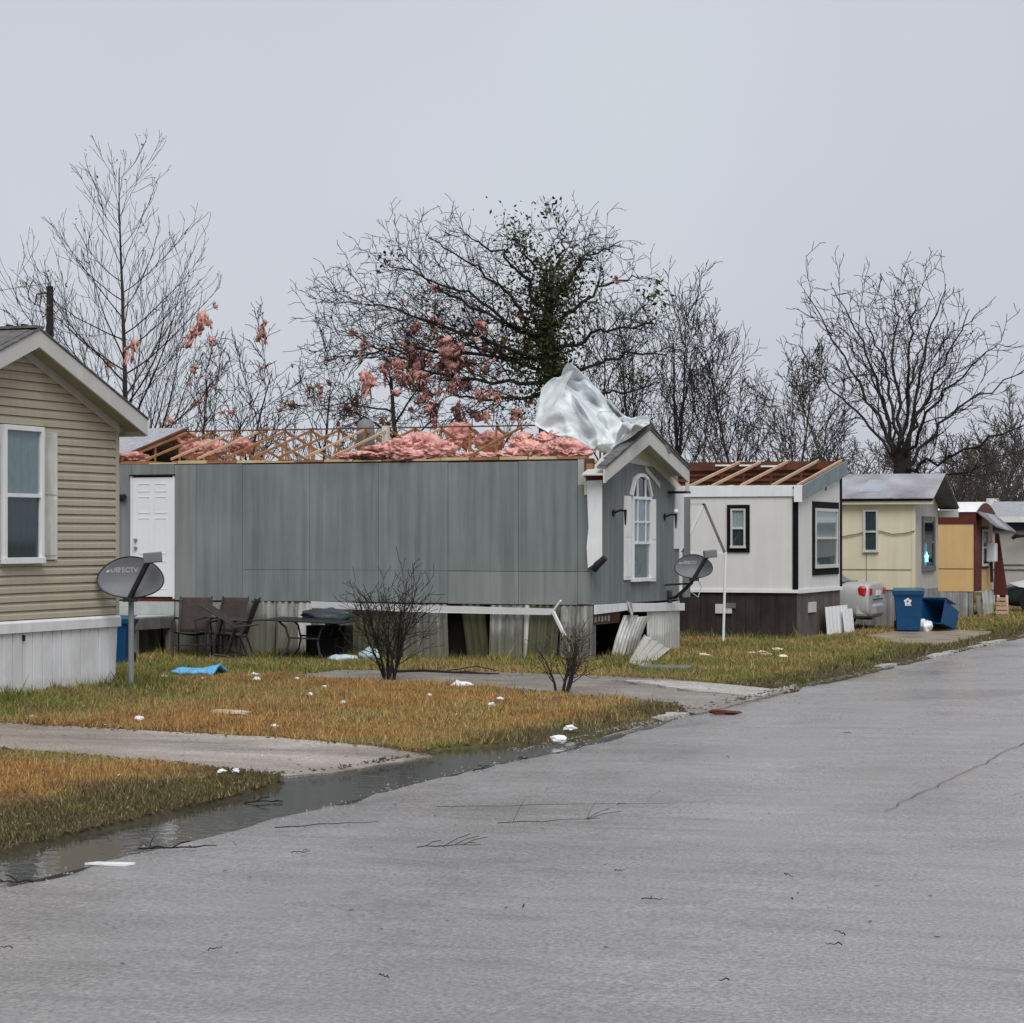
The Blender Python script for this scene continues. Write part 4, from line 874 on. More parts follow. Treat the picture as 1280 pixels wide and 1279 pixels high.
# front roof cap with rake boards
GF = GX + .32
apY, apZ = onX(812, 537, GF).y, onX(812, 537, GF).z; lY, lZ = GY0 - .30, onX(753, 586, GF).z; rY, rZ = GY1 + .22, onX(862, 588, GF).z; rY = onX(862, 600, GF).y
for (ya, za), nm in (((lY, lZ), 'l'), ((rY, rZ), 'r')):
    part(grey, 'rake_board', MB().poly([(GF, ya, za), (GF, apY, apZ), (GF, apY, apZ - .25), (GF, ya, za - .22)], (-.03, 0, 0)), M['trim_grey'], bevel=.004)
    part(grey, 'roof_sheathing', MB().poly([(GF + .02, ya, za + .005), (GF + .02, apY, apZ + .005), (GF + .02, apY, apZ + .05), (GF + .02, ya, za + .045)], (-.36 if ya > apY else -.15, 0, 0)), M['wood_grey'])
    part(grey, 'soffit', MB().poly([(GF - .031, ya, za - .10), (GF - .031, apY, apZ - .11), (GF - .031, apY, apZ - .09), (GF - .031, ya, za - .08)], (-.35, 0, 0)), M['trim_grey'])
    sgn = 1 if ya > apY else -1
    for r_ in range(6):
        y0 = ya + (apY - ya) * r_ / 6; y1 = ya + (apY - ya) * (r_ + 1.08) / 6; y1 = min(y1, apY) if sgn < 0 else max(y1, apY); g = lambda q: za + (apZ - za) * (q - ya) / (apY - ya)
        part(grey, 'shingle_course', MB().poly([(GF + .035, y0, g(y0) + .05), (GF + .035, y1, g(y1) + .05), (GF + .035, y1, g(y1) + .062), (GF + .035, y0, g(y0) + .07)], ((-.34 if sgn > 0 else -.10) - rb.uniform(0, .1), 0, 0)), M['shingle'])
part(grey, 'fascia_end', MB().poly([(GF + .002, lY, lZ - .20), (GF + .002, lY + .10, lZ - .20), (GF + .002, lY + .02, onX(754, 604, GF).z)], (-.03, 0, 0)), M['trim_grey'])
part(grey, 'fascia_end', MB().box(GF - .03, GF + .002, rY - .16, rY - .02, rZ - .36, rZ - .205), M['trim_grey'])
part(grey, 'gutter_end', MB().box(GX - .4, GF + .01, rY - .24, rY + .03, rZ - .40, rZ - .362), M['black'])
# gable wall: centre at GRY, panel with peak
gz = lambda y: apZ - .26 - (apZ - rZ) / (rY - apY) * abs(y - apY) * .96
mid = onX(785, 577, GX).z
part(grey, 'gable_wall', MB().poly([(GX, GY0 + .0, GZ0 - .01), (GX, GY1, GZ0 - .03), (GX, GY1, gz(GY1)), (GX, apY + 1.2, min(gz(apY + 1.2), mid)), (GX, apY - .9, mid), (GX, GY0, gz(GY0) - .02)], (-.025, 0, 0)), M['siding_grey'])
slr, sll = (apZ - rZ) / (rY - apY), (apZ - lZ) / (apY - lY)
part(grey, 'gable_peak', MB().poly([(GX - .004, apY - (apZ - .1 - mid + .05) / sll, mid - .05), (GX - .004, apY + (apZ - .1 - mid + .45) / slr, mid - .45), (GX - .004, apY + .0, apZ - .1)], (-.03, 0, 0)), M['cream_ply'])
part(grey, 'peak_trim', MB().poly([(GX, apY - .85, mid - .0), (GX, apY + .85, mid - .05), (GX, apY + .72, mid + .05), (GX, apY - .7, mid + .07)], (.018, 0, 0)), M['trim_grey'])
for k in range(5):
    yy = apY + .75 + k * .16; part(grey, 'torn_trim', MB().poly([(GX + .003, yy, mid - .05 - k * .055), (GX + .003, yy + .15, mid - .11 - k * .055), (GX + .003, yy + .12, mid - .2 - k * .055 + rb.uniform(-.03, .03)), (GX + .003, yy - .02, mid - .13 - k * .055)], (.012, 0, 0)), M['trim_grey'])
# torn corner
cxl, cxr = onY(733, 650, GY0 - .07).x, onY(753, 650, GY0 - .07).x
zt_, zb_ = onY(742, 601, GY0 - .07).z, onY(742, 708, GY0 - .07).z
part(grey, 'torn_corner_trim', MB().poly([(cxl, GY0 - .06, zt_), (cxr, GY0 - .09, zt_ + .01), (cxr, GY0 - .09, zb_ + .16), (cxl + .13, GY0 - .08, zb_ + .04), (cxl + .02, GY0 - .06, zb_ - .03), (cxl + .0, GY0 - .06, zb_ + .3), (cxl + .03, GY0 - .06, zb_ + .6)], (0, .012, 0)), M['white'], label='white corner trim hanging loose at the torn corner')
part(grey, 'downspout_elbow', MB().tube([(cxl + .12, GY0 - .06, zb_ - .05), (cxl + .19, GY0 - .10, zb_ + .02), (cxr + .07, GY0 - .12, zb_ + .14)], [.06, .062, .05], 8), M['dish_dark'])
part(grey, 'corner_stud', MB().box(GX - .12, GX + .03, GY0 - .012, GY0 + .05, zt_ + .06, GZ1 + .0), M['wood_dark'])
part(grey, 'stud_block', MB().box(GX - .08, GX + .034, GY0 - .024, GY0 - .0125, GZ1 - .17, GZ1 - .08), M['wood_new'])
part(grey, 'torn_sheathing', MB().poly([(cxl - .02, GY0 - .055, zt_ + .0), (cxr + .02, GY0 - .085, zt_ + .0), (cxr + .02, GY0 - .085, zt_ + .09), (cxl + .12, GY0 - .06, zt_ + .07), (cxl, GY0 - .055, zt_ + .1)], (0, .02, 0)), M['maroon'])
part(grey, 'yellow_board', MB().box(cxl - .05, cxl - .004, GY0 - .03, GY0 - .008, zt_ - .22, zt_ + .04), M['cream_ply'])
0 and part(grey, 'torn_flap', MB().poly([(cxl - .02, GY0 - .15, GZ1 + .04), (cxr + .1, GY0 - .2, GZ1 + .06), (cxr + .0, GY0 + .1, GZ1 + .16), (cxl - .1, GY0 + .1, GZ1 + .12)], (0, 0, .015)), M['bark_mid'])
# gable window with arched head, shutters, sconces
wl, wr = onX(788, 660, GX).y, onX(811, 660, GX).y; wt, wbm, wtop = onX(800, 621, GX).z, onX(800, 726, GX).z, onX(797, 594, GX).z
wn = window_on_X(grey, GX + .012, wl, wr, wbm, wt, M['white'], M['glass'], M['curtain'], .05, .45, .045, M['curtain'])
wc = (wl + wr) / 2
arch = [(wl - .04, wt + .012), (wc - .33, wtop - .06), (wc - .12, wtop), (wc + .12, wtop), (wc + .33, wtop - .06), (wr + .04, wt + .012)]
fr = MB()
for k in range(len(arch) - 1): fr.beam((GX + .03, *arch[k]), (GX + .03, *arch[k + 1]), .055, .055, (1, 0, 0))
af = part(wn, 'arch_frame', fr, M['white'], top=grey)
part(wn, 'arch_glass', MB().poly([(GX + .010, *p) for p in arch], (.006, 0, 0)), M['glass_dark'], top=grey)
part(wn, 'arch_blind', MB().poly([(GX + .002, *p) for p in arch], (.004, 0, 0)), M['curtain_dark'], top=grey)
for q in (-.17, .17): part(wn, 'muntin', MB().box(GX + .02, GX + .045, wc + q * 1.25 - .014, wc + q * 1.25 + .014, wbm + (wt - wbm) * .45, wtop - .02), M['white'], top=grey)
for z_ in (.70,): part(wn, 'muntin', MB().box(GX + .021, GX + .043, wl + .05, wr - .05, wbm + (wt - wbm) * z_ - .014, wbm + (wt - wbm) * z_ + .014), M['white'], top=grey)
shutter(grey, GX + .004, onX(779, 660, GX).y, wl - .016, onX(784, 725, GX).z, onX(784, 620, GX).z, M['white'])
shutter(grey, GX + .004, wr + .016, onX(818.5, 660, GX).y, onX(815, 727, GX).z, onX(815, 624, GX).z, M['white'])
for px, py in ((767, 641), (831, 646)):
    q = onX(px, py, GX + .01); sc_ = part(grey, 'wall_sconce', MB().disc((GX + .014, q.y, q.z), (1, 0, 0), .055, .025, 12), M['black'])
    part(sc_, 'sconce_arm', MB().tube([(GX + .02, q.y, q.z), (GX + .12, q.y + .02, q.z + .04), (GX + .2, q.y + .03, q.z + .03)], .017, 6), M['black'], top=grey)
    part(sc_, 'sconce_stem', MB().tube([(GX + .2, q.y + .03, q.z + .05), (GX + .2, q.y + .03, q.z - .20)], [.026, .012], 8), M['black'], top=grey)
    if px > 800: part(sc_, 'sconce_globe', lump(5, .045, .045, .045, .02, 2), M['white'], smooth=True, top=grey).location += Vector((GX + .2, q.y + .03, q.z + .09))
c0, c1, c2 = onX(842, 660, GX).y, onX(853, 660, GX).y, onX(860.5, 660, GX).y
part(grey, 'corner_trim', MB().box(GX + .001, GX + .03, c0, c1, onX(846, 686, GX).z, gz(c0) - .05), M['cap_white'])
part(grey, 'corner_trim', MB().box(GX + .001, GX + .036, c1 + .002, c2, GZ0, gz(c1) - .05), M['siding_grey'])
# skirting along the side
sk = [(152, 'metal_skirt'), (200, 'metal_skirt'), (248, 'metal_skirt'), (300, 'metal_skirt'), (345, 'metal_skirt'), (372, 'white_dirty'), (389, 'metal_skirt'), (440, 'metal_mould'), (500, 'metal_skirt'), (558, None), (575, 'metal_mould'), (604, None), (612, 'metal_skirt'), (654, 'white_dirty'), (662, 'metal_mould'), (700, 'metal_skirt'), (741, None)]
part(grey, 'skirting_back', MB().box(GB, GX - .3, GY0 + .35, GY0 + .37, .0, GZ0), M['darkvoid'])  # added near-black sheet, makes the gaps in the skirting look unlit
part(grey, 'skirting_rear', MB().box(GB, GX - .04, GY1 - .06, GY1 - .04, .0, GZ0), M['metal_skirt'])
for k in range(len(sk) - 1):
    if sk[k][1] is None: continue
    a, b = onY(sk[k][0], 790, GY0).x, onY(sk[k + 1][0], 790, GY0).x; ln_ = rb.uniform(-.05, .10); sh = rb.uniform(-.05, .05)
    if sk[k][0] in (575,): ln_, sh = -.12, .07
    if sk[k][0] == 500: sh = .02
    part(grey, 'skirting_sheet', corr((a + .004, GY0 + .03), (b - .004, GY0 + .03), .03, GZ0 - rb.uniform(.0, .03), .030, .118, (ln_, 0), sh, 3, .012, k), M[sk[k][1]], solid=.003)
part(grey, 'skirting_post', MB().box(GX - .09, GX - .02, GY0 + .0, GY0 + .06, .03, GZ0 - .02), M['metal_skirt'])
# fallen white trim
ta, tb = onY(389, 756, GY0 - .12), onY(693, 765, GY0 - .12)
part(grey, 'fallen_trim', MB().poly([(ta.x, GY0 - .10, ta.z - .05), (ta.x - .01, GY0 - .12, ta.z + .055), ((ta.x + tb.x) / 2, GY0 - .12, (ta.z + tb.z) / 2 + .045), (tb.x, GY0 - .12, tb.z + .05), (tb.x + .02, GY0 - .12, tb.z - .02), (tb.x - .1, GY0 - .10, tb.z - .05), ((ta.x + tb.x) / 2, GY0 - .10, (ta.z + tb.z) / 2 - .07)], (0, .03, 0)), M['white'], label='long white skirting trim fallen along the wall')
part(grey, 'fallen_trim', MB().beam((tb.x - .03, GY0 - .12, tb.z + .0), tuple(onY(701, 751, GY0 - .2)), .03, .03), M['white'])
part(grey, 'fallen_trim', MB().beam((tb.x - .03, GY0 - .125, tb.z + .02), tuple(onY(706, 795, GY0 - .25)), .03, .05), M['white'])
# front skirting, half torn away
bz0, bz1 = onX(745, 768, GX + .03).z, onX(745, 757, GX + .03).z
ym_ = onX(783, 760, GX + .03).y
part(grey, 'skirting_cap', MB().poly([(GX + .03, GY0 + .02, bz0), (GX + .03, ym_, bz0 + .02), (GX + .03, ym_, bz1 - .0), (GX + .03, GY0 + .02, bz1 + .01)], (.03, 0, 0)), M['cap_white'], bevel=.004)
part(grey, 'skirting_cap', MB().poly([(GX + .04, ym_ + .06, bz0 - .01), (GX + .04, GY1 + .1, bz0 - .07), (GX + .04, GY1 + .1, bz1 - .08), (GX + .04, ym_ + .03, bz1 + .0)], (.03, 0, 0)), M['cap_white'], bevel=.004)
part(grey, 'skirting_cap', MB().poly([(GX + .05, ym_ - .08, bz1 + .03), (GX + .05, ym_ + .16, bz1 + .0), (GX + .05, ym_ + .24, bz0 - .03), (GX + .09, ym_ + .06, bz0 - .08)], (.02, 0, 0)), M['white_dirty'])
hy = onX(808, 780, GX).y
part(grey, 'skirting_sheet', corr((GX + .01, hy), (GX + .01, GY1 - .01), .0, GZ0 - .06, .014, .14, (0, 0), 0, 2, .005, 3), M['white_dirty'], solid=.003)
part(grey, 'skirting_end', MB().box(GX - .3, GX - .0, GY1 - .02, GY1, .02, GZ0), M['white_dirty'])
def slant(pts, n, amp, per):      # bent corrugated sheet from four corners (top left, top right, foot right, foot left)
    a, b, c, d = [Vector(p) for p in pts]; bb = MB(); nrm_ = nrm((b - a).cross(d - a)); W = int(n)
    for j in range(5):
        v = j / 4
        for i_ in range(W * 4 + 1):
            u = i_ / (W * 4); p = a.lerp(b, u).lerp(d.lerp(c, u), v) + nrm_ * amp * (1 if i_ % 4 in (1, 2) else 0) + nrm_ * .03 * math.sin(v * 3.1); bb.v.append(tuple(p))
    m = W * 4 + 1
    for j in range(4):
        for i_ in range(m - 1): bb.f.append((j * m + i_, j * m + i_ + 1, (j + 1) * m + i_ + 1, (j + 1) * m + i_))
    return bb
t1, t2 = onX(780, 769, GX + .02), onX(798, 769, GX + .02); f1, f2 = G(763, 826), G(780, 823)
part(grey, 'skirting_sheet', slant((t1, t2, f2 + Vector((0, 0, -.02)), f1 + Vector((0, 0, -.02))), 4, .02, .12), M['white_dirty'], solid=.003, label='bent skirting sheet pulled away from the dark opening')
t3, t4 = onX(797, 771, GX + .05), onX(812, 770, GX + .05); f3, f4 = G(782, 823), G(796, 818)
part(grey, 'skirting_sheet', slant((t3, t4, f4 + Vector((0, 0, -.02)), f3 + Vector((0, 0, -.02))), 4, .02, .12), M['white_dirty'], solid=.003)
q1, q2, q3, q4 = onX(806, 793, GX + .16), onX(838, 811, GX + .26), G(810, 833, .09), G(786, 828, .09)
part(grey, 'skirting_sheet', slant((q1, q2, q3 + Vector((0, 0, -.005)), q4 + Vector((0, 0, -.005))), 4, .02, .12), M['white_dirty'], solid=.003, label='skirting sheet folded out onto the grass')
part(grey, 'support_pier', MB().box(GX - .16, GX - .05, GY0 + .10, GY0 + .34, .0, .62), M['wood_grey'])
part(grey, 'support_beam', MB().box(GX - .2, GX - .04, GY0 + .06, GY0 + 1.5, .62, .80), M['wood_dark'])
mk = MB()
for k in range(5): mk.box(GX - .039, GX - .034, GY0 + .24 + k * .16, GY0 + .33 + k * .16, .66 + .012 * (k % 2), .75)
part(grey, 'beam_marks', mk, M['underlay'])
part(grey, 'crawl_back', MB().box(GX - 1.3, GX - 1.27, GY0 + .05, GY1 - .1, .0, GZ0 - .03), M['darkvoid'])  # added near-black sheet, paints the shade inside the torn opening
# roof vent and flue
v1 = onY(457, 560, GRY + .3); part(grey, 'roof_vent', MB().tube([(v1.x, v1.y, GZ1 - .02), (v1.x, v1.y, GRZ + .0), (v1.x - .02, v1.y, GRZ + .10), (v1.x - .08, v1.y, GRZ + .16)], [.15, .16, .17, .08], 12), M['dish'], smooth=True)
v2 = onY(482, 545, GRY - .1); part(grey, 'flue_pipe', MB().box(v2.x - .05, v2.x + .06, v2.y - .05, v2.y + .05, GZ1 - .02, GRZ + .06), M['trim_grey'])

# loose insulation lying in the roof
def foldlump(seed, sx, sy, sz):
    """torn batt: rolled folds with fibrous ragged relief"""
    bm = bmesh.new(); bmesh.ops.create_icosphere(bm, subdivisions=5, radius=1); off = Vector((seed * 3.1, seed * 1.7, seed * .9))
    for v in bm.verts:
        n = v.co.copy(); q = n + Vector((mn.noise(n * 1.4 + off), mn.noise(n * 1.4 - off), mn.noise(n * 1.4 + off * 2))) * .55
        d = 1 + .55 * (1 - 2 * abs(mn.noise(q * 1.7 + off))) - .25 + .22 * (1 - 2 * abs(mn.noise(q * 4.3 + off))) + .20 * mn.noise(q * 11 + off) + .12 * mn.noise(q * 23)
        v.co = Vector((n.x * d * sx * 1.15, n.y * d * sy, n.z * d * sz * 1.15))
    b = MB(); bm.verts.ensure_lookup_table(); b.v = [tuple(v.co) for v in bm.verts]; b.f = [tuple(x.index for x in f.verts) for f in bm.faces]; bm.free(); return b
def batt(px, py, Y, sx, sy, sz, seed, lab, m='pink', rot=0):
    p = onY(px, py, Y); o = single('insulation_batt', lab, 'insulation', foldlump(seed, sx, sy, sz), M[m], (0, 0, 0), 'pink insulation lying in the open roof', smooth=True); o.location = (p.x, Y, max(p.z, GZ1 + sz * .5)); o.rotation_euler = (0, 0, rot); return o
lab = 'crumpled pink insulation batt lying over the bare trusses of the grey home'
for k, (px, py, Y, sx, sy, sz) in enumerate([(445, 571, 35.75, .22, .22, .05), (478, 567, 35.8, .27, .28, .09), (505, 562, 35.9, .20, .26, .14), (528, 558, 36.0, .22, .28, .15), (550, 564, 35.85, .18, .24, .12), (522, 571, 35.7, .28, .18, .07), (585, 571, 35.85, .14, .18, .05), (612, 572, 35.8, .16, .18, .05), (640, 569, 35.85, .16, .2, .07), (662, 563, 36.0, .15, .22, .11), (684, 567, 35.8, .2, .2, .10), (705, 562, 35.85, .22, .22, .12), (722, 565, 35.8, .14, .18, .08), (690, 552, 36.5, .18, .22, .12), (655, 554, 36.8, .16, .22, .11), (242, 564, 37.2, .13, .22, .11), (262, 562, 37.5, .14, .22, .12), (228, 548, 38.2, .16, .2, .10), (300, 558, 37.9, .14, .22, .11), (165, 573, 35.8, .2, .2, .07), (612, 552, 38.2, .16, .2, .12), (575, 545, 38.6, .14, .2, .16)]):
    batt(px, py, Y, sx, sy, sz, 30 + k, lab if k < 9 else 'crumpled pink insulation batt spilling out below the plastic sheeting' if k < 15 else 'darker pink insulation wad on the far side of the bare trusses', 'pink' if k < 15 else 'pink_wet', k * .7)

# plastic roof sheeting blown up over the front ridge
SHX = dict(bot=[(668, 531), (690, 543), (712, 553), (735, 560), (752, 566), (766, 562), (780, 551), (800, 536), (812, 530)],
           b2=[(668, 526), (692, 517), (714, 520), (738, 534), (758, 545), (772, 545), (786, 539), (800, 531), (812, 528)],
           mid=[(671, 517), (690, 500), (708, 490), (730, 505), (752, 522), (772, 530), (786, 530), (799, 528), (812, 526)],
           m2=[(674, 505), (690, 487), (706, 484), (728, 492), (748, 506), (768, 517), (783, 525), (798, 526), (812, 525)],
           top=[(681, 484), (698, 474), (714, 461), (731, 470), (744, 483), (762, 502), (780, 520), (797, 524), (812, 523)])
rows = [('bot', 36.35, 0), ('b2', 36.6, -.12), ('mid', 37.0, -.1), ('m2', 37.15, .35), ('top', 37.6, 0)]
ctrl = [[onY(x, y, Y + dy) for x, y in SHX[n]] for n, Y, dy in rows]
ctrl.append([Vector((p.x + .1, 38.5, max(GZ1 + .15, p.z - .55))) for p in ctrl[-1]])
def cr(P, t):
    n = len(P) - 1; f = t * n; i_ = min(int(f), n - 1); u = f - i_; a, b, c, d = P[max(i_ - 1, 0)], P[i_], P[i_ + 1], P[min(i_ + 2, n)]
    return .5 * ((2 * b) + (c - a) * u + (2 * a - 5 * b + 4 * c - d) * u * u + (3 * b - a - 3 * c + d) * u ** 3)
def shf(u, v):
    p = cr([cr(R, u) for R in ctrl], v)
    wu, wv = u + .12 * mn.noise(Vector((u * 3, v * 3, 5))), v + .12 * mn.noise(Vector((u * 3, v * 3, 9))); k = 0
    for fa, fb, ph, am in ((3.1, 2.2, .2, .11), (-2.4, 3.6, .7, .10), (5.6, -1.3, .4, .055), (1.7, 6.4, .1, .05), (8.5, 4.1, .6, .028), (-6.3, 9.2, .9, .025), (13, -7, .3, .012)):
        q = (wu * fa + wv * fb + ph) % 1.; k += am * (abs(2 * q - 1) * 2 - 1)
    e = min(1, 4 * u, 4 * (1 - u)) ; return p + Vector((.15, -1, .3)) * k * e
single('roof_sheeting', 'pale crumpled plastic sheeting blown up over the front roof of the grey home', 'plastic sheet', MB().grid(shf, 90, 70), M['plastic_sheet'], tuple(ctrl[0][4]), smooth=True, solid=.004)
cl = bpy.data.materials.new('clear_plastic'); cl.use_nodes = True; N_ = cl.node_tree.nodes; b3 = N_['Principled BSDF']; b3.inputs['Base Color'].default_value = (.72, .76, .76, 1); b3.inputs['Roughness'].default_value = .25; b3.inputs['Alpha'].default_value = .45
c2 = [[onY(x, y, Y) for x, y in r_] for r_, Y in (([(668, 529), (676, 526), (686, 520), (700, 512)], 36.55), ([(671, 507), (680, 500), (690, 495), (706, 486)], 36.75), ([(680, 483), (690, 478), (702, 472), (716, 464)], 37.1), ([(684, 482), (694, 474), (706, 468), (718, 462)], 37.5))]
single('clear_sheeting', 'clear plastic film billowing at the left edge of the crumpled roof sheeting', 'plastic sheet', MB().grid(lambda u, v: cr([cr(R, u) for R in c2], v) + Vector((0, -1, 0)) * .05 * mn.noise(Vector((u * 4, v * 4, 0))), 24, 24), cl, tuple(c2[0][0]), smooth=True)
M['glassbundle'] = mat('bundle_plastic', (.05, .065, .07), .3, .3, 5)

# ------------------------------------------------------------------ white roofless home
WX, WY0, WY1, WB = -11.57, 44.68, 48.22, -24.0; WZ0, WZ1 = .95, 3.0
AY = WY1 - .02; AZ = onX(1060, 577, WX + .1).z - .04
white = thing('mobile_home', 'white mobile home with black trim and brown skirting, near roof slope stripped to rafters', 'mobile home', (WX - 5, 46.4, .05))
def wz(y): return WZ1 - .06 + (AZ - WZ1) * min(1, (y - WY0) / (AY - WY0)) - max(0, y - AY) * .6
part(white, 'side_wall', MB().box(WB, WX - .03, WY0, WY0 + .08, WZ0, WZ1 - .22), M['white_wall'])
part(white, 'frieze_board', MB().box(WB, WX + .06, WY0 - .035, WY0 + .06, WZ1 - .215, WZ1), M['white'], bevel=.005)
part(white, 'end_wall', MB().poly([(WX, WY0 + .0, WZ0), (WX, WY1, WZ0 - .02), (WX, WY1, wz(WY1)), (WX, WY0, wz(WY0))], (-.028, 0, 0)), M['white_wall'])
part(white, 'rear_wall', MB().box(WB, WX - .03, WY1 - .08, WY1, WZ0, WZ1 - .1), M['white_wall'])
part(white, 'drip_strip', MB().box(WB, WX + .03, WY0 - .03, WY0 - .001, WZ0 - .01, WZ0 + .05), M['white'])
part(white, 'drip_strip', MB().box(WX + .001, WX + .03, WY0, WY1, WZ0 - .02, WZ0 + .05), M['white'])
part(white, 'corner_trim', MB().box(WX - .09, WX + .02, WY0 - .025, WY0 - .001, WZ0 + .06, WZ1 - .24), M['black_trim'])
part(white, 'corner_trim', MB().box(WX + .001, WX + .022, WY1 - .11, WY1 + .01, WZ0 + .0, wz(WY1) - .02), M['black_trim'])
# ceiling, far slope, rafters
part(white, 'ceiling', MB().box(WB, WX - .03, WY0 + .081, WY1 - .081, WZ1 - .12, WZ1 - .06), M['beige_card'])
part(white, 'ridge_board', MB().box(WB, WX - .15, AY - .03, AY, AZ - .12, AZ + .05), M['wood_dark'])
for k in range(3): part(white, 'purlin', MB().box(WB, WX - .2, AY + .02 + k * .001, AY + .05, AZ - .46 + k * .11, AZ - .41 + k * .11), M['wood_dark'])
part(white, 'roof_lining', MB().box(WB, WX - .1, AY + .06, AY + .08, WZ1 - .06, AZ - .01), M['wood_dark'])
for px0 in (862, 890, 926, 965, 1000):
    x = onY(px0, 606, WY0).x - (.05 if px0 == 1000 else 0); r_ = part(white, 'rafter', MB().beam((x, WY0 + .02, WZ1 + .0), (x, AY + .1, AZ + .06), .04, .05), M['wood_pale'])
    part(r_, 'web', MB().beam((x, 46.9, WZ1 - .06), (x, 46.9, wz(46.9) + .05), .04, .05, (0, 1, 0)), M['wood_dark'], top=white)
for k, (px, py, Y) in enumerate(((905, 582, AY - .05), (935, 582, AY - .05), (962, 583, AY - .05))): q = onY(px, py, Y); part(white, 'roof_gap_board', MB().box(q.x - .18, q.x + .18, Y - .03, Y + .01, q.z - .015, q.z + .02), M['white'])  # white strips standing in for pale open gaps in the back wall
rake = MB().poly([(WX + .12, WY0 - .10, onX(1003, 608, WX + .12).z), (WX + .12, AY + .1, AZ + .06), (WX + .12, AY + .1, AZ - .24), (WX + .12, WY0 - .10, onX(1003, 626, WX + .12).z)], (-.035, 0, 0)); part(white, 'rake_board', rake, M['fascia_blue'])
part(white, 'rake_soffit', MB().poly([(WX + .08, WY0 - .05, WZ1 - .06), (WX + .08, AY + .05, AZ - .0), (WX + .08, AY + .05, AZ + .03), (WX + .08, WY0 - .05, WZ1 - .03)], (-.16, 0, 0)), M['wood_dark'])
part(white, 'broken_rake_end', MB().beam((WX + .05, AY + .05, AZ + .03), (WX + .05, AY + .3, AZ + .05), .08, .08), M['wood_dark'])
part(white, 'eave_end', MB().box(WX - .04, WX + .118, WY0 - .11, WY0 - .036, WZ1 - .32, WZ1 - .0), M['white'])
for k, (px, py, sx) in enumerate(((868, 600, .12), (878, 597, .15), (892, 598, .13), (915, 600, .14), (945, 597, .1), (950, 602, .1), (975, 604, .2), (985, 602, .16), (930, 603, .12), (958, 594, .07))):
    q = onY(px, py, 45.4); o = single('insulation_scrap', 'pale yellow foam scrap on the open ceiling of the white home', 'insulation', lump(80 + k, sx, .12, .05, .7, 2), M['foam_yellow'], group='foam scraps on the white home', smooth=True); o.location = (q.x, 45.4, WZ1 - .04)
# windows
a, b = onY(909.5, 690, WY0), onY(937, 632, WY0)
ring_frame_Y(white, 'window_surround', WY0 - .001, a.x + .07, b.x - .07, a.z + .07, b.z - .06, .075, .03, M['black_trim'])
window_on_Y(white, WY0 - .02, a.x + .072, b.x - .072, a.z + .084, b.z - .062, M['trim_grey'], M['glass'], M['blind'], .035, .5, .04, M['curtain_dark'])
a, b = onX(1013, 717, WX), onX(1048, 631, WX)
ring_frame_X(white, 'window_surround', WX + .001, a.y + .26, b.y - .20, a.z + .09, b.z - .09, .13, .03, M['black_trim'])
window_on_X(white, WX + .012, a.y + .262, b.y - .202, a.z + .104, b.z - .092, M['trim_grey'], M['glass'], M['blind'], .06, .5, .04, M['curtain_dark'])
# skirting boards
x = WB
while x < WX - .05:
    wd = min(.30, WX - .02 - x); part(white, 'skirting_board', MB().box(x + .003, x + wd - .003, WY0 + .02 + rb.uniform(-.004, .004), WY0 + .045, .02, WZ0 - .012), M['brown_skirt'])
    x += wd
y = WY0 + .05
while y < WY1 - .03:
    wd = min(.36, WY1 - y); part(white, 'skirting_board', MB().box(WX - .05, WX - .02 + rb.uniform(-.004, .004), y + .003, y + wd - .003, .02, WZ0 - .022), M['brown_skirt2']); y += wd
vq = onY(905, 761, WY0); part(white, 'skirting_vent', MB().box(vq.x - .17, vq.x + .16, WY0 - .02, WY0 + .014, vq.z - .09, vq.z + .09), M['white_dirty'])
vq2 = onY(912, 757, WY0); part(white, 'vent_screen', MB().box(vq2.x - .12, vq2.x + .13, WY0 - .026, WY0 - .021, vq2.z - .05, vq2.z + .05), M['wood_grey'])
vq = onX(1015, 759, WX); part(white, 'skirting_vent', MB().box(WX - .018, WX + .02, vq.y - .25, vq.y + .28, vq.z - .10, vq.z + .10), M['trim_grey'])
lp = G(1038, 792); pan = corr((WX + .12, onX(1024, 775, WX).y), (WX + .12, onX(1052, 775, WX).y - .02), .03, onX(1030, 759, WX + .1).z, .012, .3, (.05, 0), 0, 2, .01, 5)
single('leaning_panel', 'white ribbed panel leaning against the brown skirting of the white home', 'panel', pan, M['white'], (WX + .12, 47, .04), solid=.012)
single('leaning_panel', 'narrow white panel with a ragged foot overlapping the leaning ribbed panel', 'panel', corr((WX + .2, onX(1041, 775, WX).y), (WX + .2, onX(1053, 775, WX).y), .05, onX(1045, 762, WX + .1).z, .01, .28, (.05, .03), 0, 2, .015, 8), M['white'], (WX + .2, 48, .04), solid=.012)

